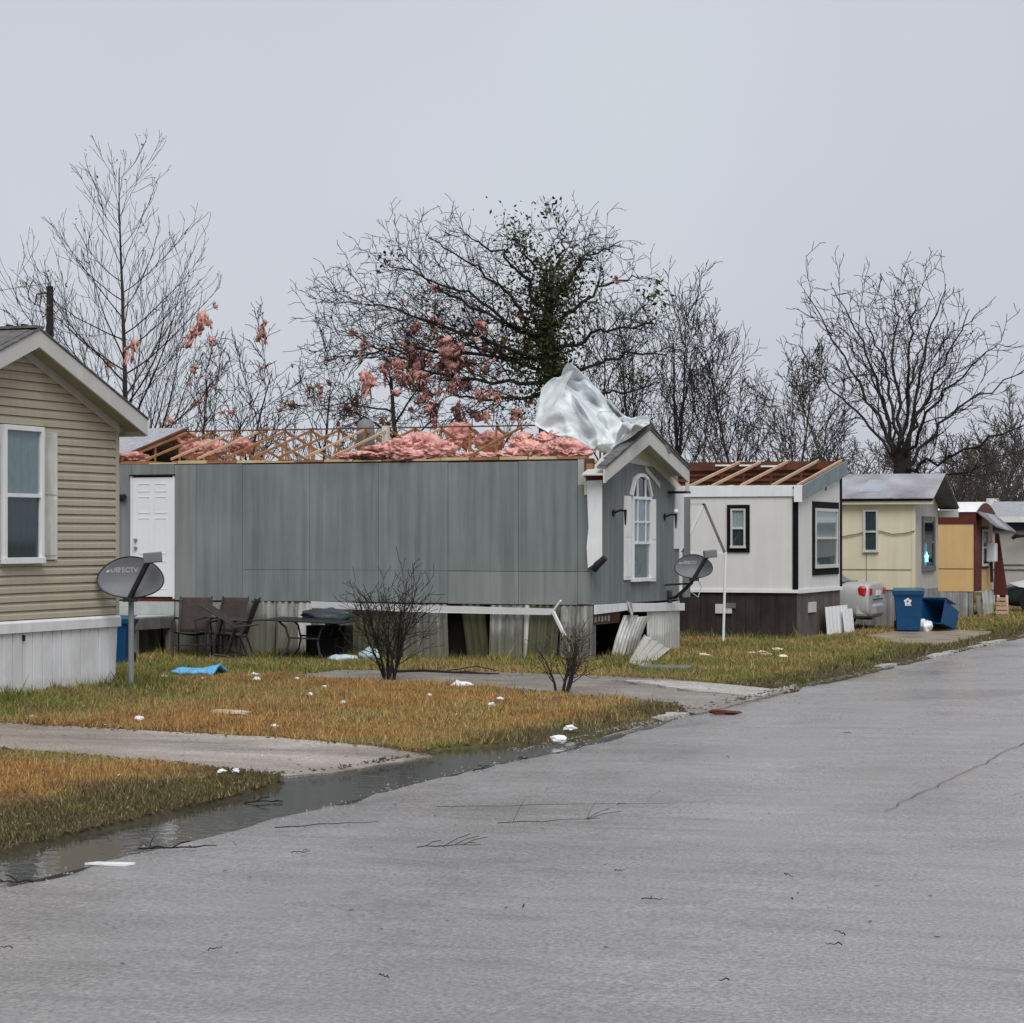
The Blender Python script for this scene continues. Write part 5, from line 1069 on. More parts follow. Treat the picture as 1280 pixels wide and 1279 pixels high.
# ------------------------------------------------------------------ cream home
CX0, CY0, CY1, CB = -10.75, 51.6, 54.12, -22.0; CZ0, CZ1 = .87, 2.82
cream = thing('mobile_home', 'small cream mobile home with patched tin roof and brown-grey gable end', 'mobile home', (CX0 - 4, 52.9, .05))
cR, cRZ = 52.72, 3.40
part(cream, 'side_wall', MB().box(CB, CX0 - .03, CY0, CY0 + .06, onY(1144, 713, CY0).z + .02, CZ1), M['cream_wall'])
part(cream, 'side_wall', MB().box(CB, CX0 - .03, CY0 - .004, CY0 + .06, CZ0, onY(1144, 713, CY0).z), M['cream_wall'])
part(cream, 'belt_trim', MB().box(CB, CX0 - .02, CY0 - .012, CY0 + .05, onY(1144, 713, CY0).z + .0005, onY(1144, 713, CY0).z + .0195), M['wood_grey'])
for px in (1083,): q = onY(px, 700, CY0); part(cream, 'wall_seam', MB().box(q.x - .008, q.x + .008, CY0 - .007, CY0 - .0045, CZ0, onY(px, 692, CY0).z), M['wood_grey'])
part(cream, 'end_wall', MB().poly([(CX0, CY0, CZ0), (CX0, CY1, CZ0), (CX0, CY1, CZ1 - .12), (CX0, cR, cRZ - .08), (CX0, CY0, CZ1 - .02)], (-.028, 0, 0)), M['cream_gable'])
part(cream, 'corner_trim', MB().box(CX0 - .07, CX0 + .012, CY0 - .016, CY0 - .0045, CZ0, CZ1 - .1), M['cream_wall'])
part(cream, 'rear_wall', MB().box(CB, CX0 - .03, CY1 - .05, CY1, CZ0, CZ1 - .15), M['cream_wall'])
ef = CX0 + .42
nsh = 7; x1 = ef
for k in range(nsh):
    wd = .9; x0 = x1 - wd; part(cream, 'roof_sheet', MB().poly([(x0, CY0 - .22, CZ1 + .02 + .003 * (k % 2)), (x1 + .03, CY0 - .22, CZ1 + .02 + .003 * (k % 2)), (x1 + .03, cR, cRZ + .003 * (k % 2)), (x0, cR, cRZ + .003 * (k % 2))], (0, 0, .012)), M['tin']); 
    if k in (1, 2): part(cream, 'roof_patch', MB().poly([(x0 + .1, CY0 + .1, CZ1 + .03 + .32 * .45), (x0 + .6, CY0 + .1, CZ1 + .03 + .32 * .45), (x0 + .66, cR - .3, cRZ - .3 * .43 + .012), (x0 + .2, cR - .3, cRZ - .3 * .43 + .012)], (0, 0, .006)), M['tin_blue'])
    x1 = x0
part(cream, 'roof_sheet', MB().poly([(CB, cR, cRZ), (ef + .02, cR, cRZ), (ef + .02, CY1 + .25, CZ1 - .16), (CB, CY1 + .25, CZ1 - .16)], (0, 0, .012)), M['tin'])
part(cream, 'eave_trim', MB().box(CB, ef, CY0 - .20, CY0 - .17, CZ1 - .03, CZ1 + .018), M['black_trim'])
part(cream, 'eave_board', MB().box(CB, ef - .02, CY0 - .168, CY0 - .005, CZ1 - .10, CZ1 - .031), M['cream_wall'])
for a_, b_, za_, zb_ in ((cR, CY1 + .24, cRZ - .03, CZ1 - .19), (CY0 - .16, cR, CZ1 - .02, cRZ - .03)):
    part(cream, 'rake_soffit', MB().poly([(ef - .01, a_, za_), (ef - .01, b_, zb_), (ef - .01, b_, zb_ + .025), (ef - .01, a_, za_ + .025)], (-.42, 0, 0)), M['wood_grey'])
part(cream, 'rake_end', MB().box(CX0 - .3, ef - .0, CY1 + .05, CY1 + .24, CZ1 - .36, CZ1 - .2), M['trim_grey'])
a, b = onY(1079.5, 690, CY0), onY(1098, 637, CY0); window_on_Y(cream, CY0 - .006, a.x, b.x, a.z, b.z, M['trim_grey'], M['glass'], M['curtain_dark'], .045, .48, .045)
a, b = onX(1152, 714, CX0), onX(1167, 646, CX0)
cw = window_on_X(cream, CX0 + .006, a.y, b.y, a.z, b.z, M['wood_grey'], M['glass_dark'], M['curtain_dark'], .11, .52, .04)
stl = onX(1158, 697, CX0 + .06); st = []
for k in range(10): r_ = .13 if k % 2 == 0 else .07; th = math.pi / 2 + k * math.pi / 5; st.append((CX0 + .062, stl.y + r_ * 1.9 * math.cos(th), stl.z + r_ * math.sin(th)))
single('window_light', 'glowing pale blue star-shaped light in the gable window of the cream home', 'light', MB().poly(st, (.012, 0, 0)), emat('star_glow', (.25, .75, .95), 1.3), (CX0 + .06, stl.y, stl.z))
strip = onX(1158, 705, CX0 + .04); part(cream, 'blue_strip', MB().box(CX0 + .022, CX0 + .03, strip.y - .16, strip.y + .1, stl.z - .22, stl.z + .35), M['tarp_blue'])
cable = []
for px, py in ((1053, 671), (1070, 668), (1090, 663), (1100, 664), (1115, 668), (1130, 667), (1143, 664)): q = onY(px, py, CY0 - .03); cable.append((q.x, CY0 - .03, q.z))
part(cream, 'cable', MB().tube(cable, .012, 5), M['wood_grey'])
x = CB
while x < CX0 - .1:
    part(cream, 'skirting_sheet', corr((x, CY0 + .03), (min(x + .9, CX0 - .02), CY0 + .03), .02, CZ0 - .005, .012, .15, (0, 0), 0, 1), M['grey_skirt'], solid=.003); x += .91
y = CY0 + .02
while y < CY1 - .1: part(cream, 'skirting_sheet', corr((CX0 - .01, y), (CX0 - .01, min(y + .9, CY1)), .02, CZ0 - .005, .012, .15, (rb.uniform(-.02, .05), 0), 0, 2, .01, y), M['metal_mould' if y < 52.3 else 'grey_skirt'], solid=.003); y += .91

# ------------------------------------------------------------------ orange home
OX, OY0, OY1, OB = -10.7, 58.25, 60.8, -20.0; OZ0, OZ1 = .69, onY(1200, 655, 58.25).z
orange = thing('mobile_home', 'tan-orange mobile home with dark red trim, white curved roof and grey tin skirting', 'mobile home', (OX - 4, 59.5, .05))
zb = onY(1200, 711, OY0).z
part(orange, 'side_wall', MB().box(OB, OX - .03, OY0, OY0 + .06, zb + .012, OZ1), M['orange_wall']); part(orange, 'side_wall', MB().box(OB, OX - .03, OY0 - .003, OY0 + .06, OZ0, zb - .006), M['orange_wall'])
part(orange, 'belt_trim', MB().box(OB, OX - .02, OY0 - .014, OY0 + .05, zb - .0055, zb + .0115), M['wood_new'])
part(orange, 'frieze_board', MB().box(OB, OX + .04, OY0 - .02, OY0 + .06, OZ1 + .002, 2.62), M['red_trim'])
part(orange, 'end_wall', MB().box(OX - .03, OX, OY0 + .0, OY1, OZ0, 2.62), M['orange_wall'])
part(orange, 'rear_wall', MB().box(OB, OX - .03, OY1 - .06, OY1, OZ0, 2.6), M['orange_wall'])
part(orange, 'corner_panel', MB().box(OX + .001, OX + .02, OY0 - .015, onX(1226, 700, OX).y, OZ0, 2.6), M['red_trim'])
arc = [(OY0 - .05 + (OY1 - OY0 + .1) * k / 10, 2.62 + .26 * math.sin(math.pi * k / 10)) for k in range(11)]
part(orange, 'roof', MB().poly([(OX + .06, y_, z_) for y_, z_ in arc], (OB - OX, 0, 0)), M['white'], smooth=False)
part(orange, 'roof_band', MB().poly([(OX + .075, y_, z_ - .03) for y_, z_ in arc], (-.013, 0, 0)), M['red_trim'])
aw = MB().poly([(OX + .05, OY0 + .05, 2.62), (OX + .05, OY1 + .1, 2.55), (OX + .55, OY1 + .2, 2.12), (OX + .45, OY0 + .55, 2.25)], (0, 0, .04)); part(orange, 'awning', aw, M['tin'])
a, b = onX(1226, 690, OX), onX(1231, 655, OX)
ring_frame_X(orange, 'window_surround', OX + .001, a.y, b.y + .3, 1.3, 2.2, .07, .03, M['red_trim']); window_on_X(orange, OX + .008, a.y + .002, b.y + .298, 1.302, 2.198, M['trim_grey'], M['glass_dark'], M['curtain_dark'], .05)
q = onX(1233, 690, OX); part(orange, 'meter_box', MB().box(OX + .021, OX + .25, q.y - .18, q.y + .18, q.z - .25, q.z + .22), M['white'], bevel=.03)
part(orange, 'meter_pipe', MB().tube([(OX + .12, q.y, q.z - .25), (OX + .12, q.y + .1, q.z - .75)], .04, 8), M['dish_dark'])
part(orange, 'pink_panel', MB().box(OX + .001, OX + .015, q.y + .2, OY1 - .05, zb + .02, 1.9), mat('faded_pink', (.52, .33, .29), .7))
part(orange, 'lean_post', MB().poly([(OX + .06, OY1 + .05, 2.12), (OX + .14, OY1 + .1, 2.1), (OX + .36, OY1 + .1, .55), (OX + .02, OY1 + .05, .55)], (0, .08, 0)), M['red_trim'])
x = OB
while x < OX - .1:
    wd = rb.uniform(.35, .6); part(orange, 'skirting_sheet', corr((x, OY0 + .02), (min(x + wd, OX - .02), OY0 + .02), .02, OZ0 - .005, .008, .2, (rb.uniform(-.02, .06), 0), 0, 2, .02, x), M['grey_skirt'], solid=.003); x += wd + .01
part(orange, 'skirting_sheet', corr((OX + .06, OY0 - .02), (OX + .06, OY0 + .5), .03, OZ0 - .1, .008, .2, (.05, 0), 0, 2, .03, 2), M['grey_skirt'], solid=.003)
part(orange, 'skirting_sheet', corr((OX - .01, OY0 + 1.15), (OX - .01, OY1), .03, OZ0 + .02, .008, .2, (.05, 0), 0, 2, .03, 4), M['white_dirty'], solid=.003)
part(orange, 'crawl_back', MB().box(OX - .5, OX - .47, OY0 + .1, OY1, .0, OZ0), M['darkvoid'])  # added near-black sheet in place of the shade under the floor

# ------------------------------------------------------------------ far homes at the right edge
FY = 69.0; fb = onY(1236, 700, FY).x
fg = thing('mobile_home', 'pale grey ribbed mobile home with navy fascia at the far end of the row', 'mobile home', (fb + 4, FY + 2, 0))
part(fg, 'wall', MB().box(fb, fb + 9, FY, FY + 4, .5, 2.2), M['far_wall']); part(fg, 'fascia', MB().box(fb - .1, fb + 9.1, FY - .12, FY + 4.1, 2.201, onY(1270, 653, FY).z), M['navy'])
z_ = onY(1270, 653, FY).z; part(fg, 'roof', MB().poly([(fb - .2, FY - .3, z_ + .001), (fb - .2, FY - .3, z_ + .15), (fb - .2, FY + 2, z_ + .62), (fb - .2, FY + 4.3, z_ + .15), (fb - .2, FY + 4.3, z_ + .001)], (9.4, 0, 0)), M['shingle_pale'])
part(fg, 'roof_edge', MB().box(fb - .25, fb + 9.25, FY - .34, FY - .301, z_ + .0, z_ + .16), M['white'])
part(fg, 'skirting', MB().box(fb + .05, fb + 8.9, FY + .04, FY + 3.9, 0, .498), M['far_wall'])
for px, py, w2 in ((1262, 706, .42), (1262, 712, .5)): q = onY(px, py, FY); part(fg, 'wall_rail', MB().box(q.x - w2, q.x + w2, FY - .03, FY - .001, q.z - .015, q.z + .02), M['wood_grey'])
q = onY(1277, 672, FY); part(fg, 'yard_lamp', MB().tube([(q.x + .3, FY - .02, q.z - .1), (q.x + .2, FY - .3, q.z + .05), (q.x - .1, FY - .4, q.z + .05), (q.x - .2, FY - .4, q.z - .03)], [.03, .04, .07, .05], 8), M['black'])
F2 = 86.0; f2b = onY(1188, 640, F2).x; z2 = onY(1230, 640, F2).z
f2o = thing('mobile_home', 'low home with a grey shingle roof behind the orange home, below the bare wood', 'mobile home', (f2b + 6, F2 + 3, 0))
part(f2o, 'wall', MB().box(f2b + .3, f2b + 13, F2 + .3, F2 + 6, 0, z2 - .3), M['far_wall']); part(f2o, 'roof', MB().poly([(f2b, F2, z2 - .3), (f2b, F2 + 3, onY(1230, 627, F2 + 3).z), (f2b, F2 + 6.3, z2 - .3)], (13.4, 0, 0)), M['shingle_pale'])
q = onY(1241, 625, F2 + 2.5); part(f2o, 'roof_vent', MB().box(q.x - .2, q.x + .2, F2 + 2.3, F2 + 2.7, q.z - .35, q.z + .05), M['white'])

# ------------------------------------------------------------------ satellite dishes
def dish(name, label, loc, scale, face, pole_pts, pole_r, mount=None, arm_side=1):
    root = thing(name, label, 'satellite dish', loc, 0, None, local=True)
    f = nrm(face); up = Vector((0, 0, 1)); rt = nrm(up.cross(f)); u2 = nrm(f.cross(rt)); top = Vector(pole_pts[-1])
    C = top + u2 * .235 * scale + f * .10
    a, bb, dep = .435 * scale, .275 * scale, .07
    def sp(u, v):
        r_ = u; th = v * 2 * math.pi; egg = 1 + .16 * math.sin(th)
        x_ = a * r_ * math.cos(th) * (1 - .16 * math.sin(th)); z_ = bb * r_ * math.sin(th); return C + rt * x_ + u2 * z_ + f * (dep * (r_ * r_ - 1))
    d = MB(); d.v = [tuple(sp(0, 0))] + [tuple(sp(i_ / 10, k / 48)) for i_ in range(1, 11) for k in range(48)]
    d.f = [(0, 1 + k, 1 + (k + 1) % 48) for k in range(48)] + [(1 + (i_ - 1) * 48 + k, 1 + i_ * 48 + k, 1 + i_ * 48 + (k + 1) % 48, 1 + (i_ - 1) * 48 + (k + 1) % 48) for i_ in range(1, 10) for k in range(48)]
    part(root, 'reflector', d, M['dish'], smooth=True, solid=.006)
    rim = MB().tube([sp(1, k / 40) for k in range(41)], .008, 6); part(root, 'rim', rim, M['dish_dark'])
    part(root, 'mast', MB().tube(pole_pts, pole_r, 10), M['galv'] if mount is None else M['dish_dark'])
    foot = C - u2 * bb * 1.0
    part(root, 'bracket', MB().beam(top - Vector((0, 0, .06)), C - f * .12 - u2 * .06, .07, .08), M['dish_dark'])
    part(root, 'clamp', MB().box(foot.x - .07, foot.x + .07, foot.y - .06, foot.y + .06, foot.z - .05, foot.z + .0), M['dish_dark'])
    e = C + f * .30 * scale + rt * (.27 * arm_side) * scale + u2 * bb * .62
    arm = part(root, 'feed_arm', MB().beam(foot + f * .0, e, .04, .055), M['dish_dark'])
    lnb = part(root, 'feed_head', MB().beam(e - rt * .06 * arm_side + u2 * .03, e + rt * .16 * arm_side + u2 * .05, .12, .13), M['dish'], bevel=.015)
    part(root, 'feed_horn', MB().beam(e + u2 * .0 - f * .03, e - f * .09 + u2 * .02, .07, .07), M['dish_dark'])
    # printed lettering with a round emblem before it
    cu = bpy.data.curves.new('lettering', 'FONT'); cu.body = 'DIRECTV'; cu.size = .088 * scale; cu.extrude = .0008; cu.align_x = 'CENTER'; cu.space_character = 1.0; cu.offset = .0045
    to = bpy.data.objects.new('tmp', cu); COL.objects.link(to); dg = bpy.context.evaluated_depsgraph_get(); me = to.evaluated_get(dg).to_mesh()
    tv = [v.co.copy() for v in me.vertices]; tf = [tuple(p.vertices) for p in me.polygons]; bpy.data.objects.remove(to)
    b = MB(); 
    def onr(x_, y_):
        rr = (x_ / a) ** 2 + (y_ / bb) ** 2; return C + rt * x_ + u2 * y_ + f * (dep * (rr - 1) + .0075)
    b.add([onr(v.x - .09 * scale, v.y + .075 * scale) for v in tv], tf); part(root, 'lettering', b, M['print'])
    em = MB()
    for k in range(2):
        ring = [onr(-.31 * scale + .03 * scale * math.cos(q * math.pi / 8), .105 * scale + .034 * scale * math.sin(q * math.pi / 8)) for q in (range(0, 9) if k == 0 else range(8, 17))]
        em.add([p + u2 * (.003 if k == 0 else -.003) for p in ring], [tuple(range(9))])
    part(root, 'emblem', em, M['print'])
    return root
d1 = onX(164, 800, -15.12); zt = onY(164, 745, d1.y).z
dish('satellite_dish', 'grey satellite dish on a steel pole in the grass beside the tan home', (d1.x, d1.y, .05), .93, (.36, -.86, .16), [(0, 0, -.02), (0, 0, zt - .05)], .035)
bq = onX(836, 747, GX); cq = onX(864, 722, GX + .55)
base2 = Vector((GX, bq.y, bq.z))
e2 = Vector((cq.x - GX, cq.y - bq.y, cq.z - bq.z))
d2 = dish('satellite_dish', 'grey satellite dish on a bent black arm fixed to the grey gable wall', tuple(base2), .74, (.42, -.80, .2), [(-.0, 0, 0), (.12, .0, .0), (.35, e2.y * .6, e2.z * .35), (.55, e2.y * .95, e2.z * .75), (.58, e2.y, e2.z)], .03, True)
part(d2, 'wall_plate', MB().box(.001, .03, -.1, .1, -.12, .12), M['dish_dark'])
part(d2, 'brace', MB().tube([(.01, -.25, .22), (.3, e2.y * .5, .24), (.54, e2.y * .9, e2.z * .7)], .016, 6), M['dish_dark'])
part(d2, 'cable_loop', MB().tube([(.5, e2.y * .8, .12), (.62, e2.y * .9 + .12, .02), (.66, e2.y * .9 + .2, .2), (.6, e2.y + .15, .36), (.56, e2.y + .1, .44)], .009, 5), M['white'])

# ------------------------------------------------------------------ utility pole and wires
up_ = onY(62.5, 640, 92.0); zt = onY(62.5, 358, 92).z
upo = thing('utility_pole', 'dark wooden utility pole rising behind the ridge of the tan home', 'utility pole', (up_.x, 92, -.1))
part(upo, 'shaft', MB().tube([(up_.x, 92, -.1), (up_.x, 92, zt)], [.19, .15], 10), M['pole'])
q = onY(46, 375, 91.8); part(upo, 'bracket_loop', MB().tube([(up_.x, 91.8, q.z + .3), (q.x, 91.8, q.z + .25), (q.x - .1, 91.8, q.z - .2), (q.x + .15, 91.8, q.z - .3), (q.x + .25, 91.8, q.z + .2)], .035, 6), M['pole'])
part(upo, 'insulator', MB().disc((up_.x, 92, zt + .1), (0, 0, 1), .05, .25, 8), M['galv'])
w1 = []
for k in range(13): u = k / 12; w1.append((up_.x - 40 + 40 * u, 92 + 6 * (1 - u), zt + .15 - .8 * math.sin(math.pi * u)))
single('power_line', 'thin power line running to the left from the utility pole', 'wire', MB().tube(w1, .012, 4), M['pole'], (up_.x, 92, zt))

# ------------------------------------------------------------------ white triangular post between the homes
p_ = G(904, 803); Yp = p_.y
post = thing('frame_post', 'thin white post carrying an empty white triangular frame between the grey and white homes', 'post', tuple(p_))
part(post, 'pole', MB().tube([(p_.x, Yp, .0), tuple(onY(907, 690, Yp))], .025, 8), M['white'])
A_, B_, C_ = onY(880, 630, Yp), onY(906, 691, Yp), onY(852, 690, Yp)
for nm, s_, e_, m_ in (('frame_bar', A_, B_, 'wood_grey'), ('frame_bar', C_, B_, 'white'), ('frame_bar', A_, C_, 'white'), ('frame_bar', onY(845, 631, Yp), A_, 'trim_grey')): part(post, nm, MB().beam(s_, e_, .03, .045), M[m_])

# ------------------------------------------------------------------ cars
def sedan(label, loc, rz, bm_, extra=None):
    """nose along -x, wheels on the ground; own frame"""
    root = thing('parked_car', label, 'car', loc, rz, None, local=True)
    S = [(-2.25, .55, .30, .55, .62), (-2.15, .74, .22, .58, .70), (-1.7, .84, .18, .62, .80), (-.95, .87, .18, .66, .92), (-.2, .875, .18, .68, .96), (.7, .875, .18, .70, .97), (1.35, .87, .2, .72, .99), (1.9, .85, .23, .74, 1.02), (2.16, .84, .25, .74, 1.02), (2.24, .83, .27, .74, 1.01), (2.27, .82, .28, .74, 1.0), (2.30, .78, .30, .72, .97)]
    b = MB(); n = 12
    for x, w_, zl_, zm_, zt_ in S:
        half = [(w_ * .80, zl_), (w_ * .98, zl_ + .10), (w_, zm_ * .9), (w_ * .97, zm_ + (zt_ - zm_) * .6), (w_ * .86, zt_ - .02), (w_ * .45, zt_ + .015)]
        ring = [(-p, q) for p, q in half] + [(p, q) for p, q in half[::-1]]; b.v += [(x, p, q) for p, q in ring]
    for i_ in range(len(S) - 1):
        for k in range(n): b.f.append((i_ * n + k, i_ * n + (k + 1) % n, (i_ + 1) * n + (k + 1) % n, (i_ + 1) * n + k))
    b.f += [tuple(range(n)), tuple(range((len(S) - 1) * n, len(S) * n))[::-1]]
    part(root, 'body', b, bm_, smooth=True, subs=2)
    gl = MB(); R = [(-1.0, .74, .95, .74, .95), (-.25, .76, .95, .60, 1.38), (.35, .76, .96, .60, 1.43), (.95, .75, .97, .56, 1.38), (1.62, .70, .99, .70, .995)]
    for x, w0, z0, w1_, z1 in R: gl.v += [(x, -w0, z0), (x, -w1_, z1), (x, w1_, z1), (x, w0, z0)]
    for i_ in range(4):
        for k in range(3): gl.f.append((i_ * 4 + k, i_ * 4 + k + 1, (i_ + 1) * 4 + k + 1, (i_ + 1) * 4 + k))
    part(root, 'windows', gl, mat('car_glass', (.03, .045, .045), .06, .1, 4, spec=.8), smooth=False)
    rf = MB(); 
    for x, w1_, z1 in ((-.32, .585, 1.375), (-.2, .60, 1.405), (.35, .605, 1.452), (.9, .57, 1.405), (1.05, .55, 1.36)): rf.v += [(x, -w1_, z1 - .03), (x, -w1_ * .8, z1 + .012), (x, w1_ * .8, z1 + .012), (x, w1_, z1 - .03)]
    for i_ in range(4):
        for k in range(3): rf.f.append((i_ * 4 + k, i_ * 4 + k + 1, (i_ + 1) * 4 + k + 1, (i_ + 1) * 4 + k))
    part(root, 'roof', rf, bm_, smooth=True, solid=.02)
    for sd_ in (-1, 1):
        for (xa, za, xb, zb2, wa_, wb_) in ((-1.02, .95, -.27, 1.40, .75, .605), (.38, .95, .40, 1.43, .77, .615), (1.64, .99, .97, 1.39, .71, .57)):
            part(root, 'pillar', MB().beam((xa, sd_ * wa_, za), (xb, sd_ * wb_, zb2), .07, .05), bm_)
        for x in (-1.38, 1.32):
            wl_ = part(root, 'wheel', MB().tube([(x, sd_ * .66, .31), (x, sd_ * .69, .31), (x, sd_ * .83, .31), (x, sd_ * .86, .31)], [.29, .31, .31, .28], 24), M['tyre'])
            part(wl_, 'rim', MB().disc((x, sd_ * .855, .31), (0, 1, 0), .2, .03, 20), M['rim'], top=root)
            part(root, 'wheel_arch', MB().disc((x, sd_ * .80, .36), (0, 1, 0), .365, .14, 24), M['black'])
        part(root, 'tail_light', MB().poly([(2.05, sd_ * .70, .91), (2.08, sd_ * .70, .76), (2.22, sd_ * .70, .72), (2.25, sd_ * .70, .91), (2.14, sd_ * .70, .96)], (0, sd_ * .145, 0)), M['tail_red'], bevel=.035)
        part(root, 'light_lens', MB().box(2.24, 2.312, min(sd_ * .48, sd_ * .74), max(sd_ * .56, sd_ * .74), .76, .90), M['tail_red'], bevel=.01)
        part(root, 'headlight', lump(4, .13, .16, .08, .05, 2), M['lens'], smooth=True).location = (-2.08, sd_ * .58, .60)
        part(root, 'door_seam', MB().box(.385, .395, min(sd_ * .874, sd_ * .879), max(sd_ * .874, sd_ * .879), .3, .93), M['black'])
        part(root, 'mirror', MB().box(-.75, -.62, min(sd_ * .86, sd_ * 1.02), max(sd_ * .86, sd_ * 1.02), .96, 1.08), bm_, bevel=.03)
    part(root, 'rear_bumper', MB().poly([(2.0, -.858, .31), (2.26, -.76, .31), (2.34, -.3, .31), (2.34, .3, .31), (2.26, .76, .31), (2.0, .858, .31)], (0, 0, .27)), bm_, bevel=.06)
    part(root, 'trunk_seam', MB().box(2.285, 2.318, -.46, .46, .66, .672).box(1.70, 1.715, -.70, .70, 1.0, 1.036), M['dish_dark'])
    part(root, 'plate', MB().box(2.30, 2.325, -.18, .18, .74, .84), M['white'])
    part(root, 'front_bumper', MB().poly([(-2.0, -.84, .26), (-2.25, -.66, .26), (-2.34, -.25, .26), (-2.34, .25, .26), (-2.25, .66, .26), (-2.0, .84, .26)], (0, 0, .26)), bm_, bevel=.05)
    part(root, 'exhaust', MB().tube([(2.0, -.5, .27), (2.3, -.5, .27)], .03, 8), M['dish_dark'])
    return root
rear = onY(1086, 770, 49.0).x
sedan('silver sedan parked behind the white home with its red tail light showing', (rear - 2.3, 49.85, .045), math.radians(0), M['car_silver'])
fc = onY(1236, 745, 61.9).x
car2 = sedan('dark green car with pale front wing parked at the far end of the row', (fc + 2.45, 62.4, .045), math.radians(10), M['car_green'])
part(car2, 'front_wing', MB().poly([(-2.0, -.885, .80), (-1.35, -.90, .93), (-.95, -.90, .94), (-.9, -.90, .62), (-1.2, -.90, .64), (-1.75, -.89, .70)], (0, .02, 0)), M['white'], bevel=.006)

# ------------------------------------------------------------------ wheeled bins
def bin_(label, loc, rot):
    root = thing('wheeled_bin', label, 'bin', loc, 0, None, local=True); root.rotation_euler = rot; root.scale = (1, 1, .9)
    b = MB(); t = .012
    def ring(w_, d, z): return [(-w_, -d, z), (w_, -d, z), (w_, d, z), (-w_, d, z)]
    rs = [ring(.235, .26, .03), ring(.275, .32, .72), ring(.285, .335, .80), ring(.315, .365, .86), ring(.32, .37, .93), ring(.30, .35, .93), ring(.265, .31, .80), ring(.22, .245, .06)]
    for r_ in rs: b.v += r_
    for i_ in range(len(rs) - 1):
        for k in range(4): b.f.append((i_ * 4 + k, i_ * 4 + (k + 1) % 4, (i_ + 1) * 4 + (k + 1) % 4, (i_ + 1) * 4 + k))
    b.f += [(3, 2, 1, 0), tuple(range(28, 32))]
    part(root, 'body', b, M['bin_blue'], bevel=.012)
    for s_ in (-1, 1):
        wl_ = part(root, 'wheel', MB().disc((s_ * .25, .27, .12), (1, 0, 0), .12, .06, 18), M['tyre'], bevel=.01)
    part(root, 'axle', MB().tube([(-.25, .27, .12), (.25, .27, .12)], .014, 8), M['dish_dark'])
    part(root, 'handle', MB().tube([(-.2, .36, .88), (-.2, .45, .91), (.2, .45, .91), (.2, .36, .88)], .016, 8), M['bin_blue'])
    return root
b1 = G(1132, 789.5)
bn1 = bin_('upright blue wheeled bin with white emblem behind the silver car', (b1.x, b1.y + .25, .045), (0, 0, math.radians(14)))
lid = MB().poly([(-.33, -.38, .935), (.33, -.38, .935), (.32, -.2, .975), (.3, .36, .985), (-.3, .36, .985), (-.32, -.2, .975)], (0, 0, .02)); part(bn1, 'lid', lid, M['bin_lid'], bevel=.01)
em = MB()
for k in range(5):
    th = math.pi / 2 + k * 2 * math.pi / 5; c_ = Vector((-.02 + .05 * math.cos(th), 0, .70 + .05 * math.sin(th)))
    pts = [c_ + Vector((.032 * math.cos(q * math.pi / 5), 0, .032 * math.sin(q * math.pi / 5))) for q in range(10)]; em.add([Vector((p.x, -.321 - (p.z - .72) * .13 - .012, p.z)) for p in pts], [tuple(range(10))])
for k in range(4): em.add([(-.075 + k * .035, -.325, .60), (-.05 + k * .035, -.325, .60), (-.05 + k * .035, -.327, .63), (-.075 + k * .035, -.327, .63)], [(0, 1, 2, 3)])
part(bn1, 'emblem', em, M['white'])
b2 = G(1172, 789)
bn2 = bin_('blue wheeled bin tipped over beside the upright one with its mouth open', (b2.x + .10, b2.y + .75, .25), (math.radians(0), math.radians(-72), math.radians(66)))
bn2.scale = (.85, .85, .75)
part(bn2, 'lid', MB().poly([(.338, -.38, .93), (.338, .36, .93), (.32, .34, .35), (.32, -.36, .35)], (.02, 0, 0)), M['bin_lid_wet_sheen'], bevel=.008)
bg_ = G(1156, 789); o = single('rubbish_bag', 'torn white rubbish bag spilling from the tipped blue bin', 'bag', lump(61, .13, .12, .13, .8, 3), M['bag_white'], smooth=True); o.location = (bg_.x, bg_.y - .05, .15)
b3 = G(154, 826); bn3 = bin_('blue wheeled bin standing behind the corner of the tan home near the deck', (-19.6, 32.4, .045), (0, 0, .3)); 
q = onY(151, 800, 32.4); bn3.location = (q.x - .12, 32.4, .045); bn3.scale = (.95, .95, .74)
part(bn3, 'lid', MB().poly([(-.33, -.38, .935), (.33, -.38, .935), (.3, .36, .985), (-.3, .36, .985)], (0, 0, .02)), M['bin_blue'], bevel=.01)

# ------------------------------------------------------------------ deck at the door
deck = thing('door_deck', 'small weathered grey wooden deck below the white door', 'deck', (dl + .4, 34.7, .05))
DY0, DZ = 34.15, dzb - .30
part(deck, 'riser_board', MB().box(dl - .45, dr_ + .02, GY0 - .055, GY0 - .03, DZ + .002, dzb - .078), M['deck_top'])
for k in range(8):
    y0 = DY0 + k * (GY0 - .06 - DY0) / 8; part(deck, 'deck_board', MB().box(dl - .5, dr_ + .03, y0 + .004, y0 + (GY0 - .06 - DY0) / 8 - .004, DZ - .03 + rb.uniform(-.003, .003), DZ), M['deck_top'], bevel=.004)
part(deck, 'rim_board', MB().box(dl - .5, dr_ + .03, DY0 - .04, DY0 - .002, DZ - .20, DZ - .004), M['wood_grey']); part(deck, 'rim_board', MB().box(dr_ + .001, dr_ + .04, DY0 - .04, GY0 - .06, DZ - .21, DZ - .032), M['wood_grey'])
for xx in (dl - .4, dl + .35, dr_ - .06):
    for yy in (DY0 + .04, GY0 - .2): part(deck, 'post', MB().box(xx, xx + .09, yy, yy + .09, .0, DZ - .035), M['wood_grey'])
q = G(172, 818); sb_ = MB()
for k in range(3): sb_.box(q.x - .45, q.x + .12, 33.85 + k * .001, 34.09, .05 + k * .2 + .12, .05 + k * .2 + .16)
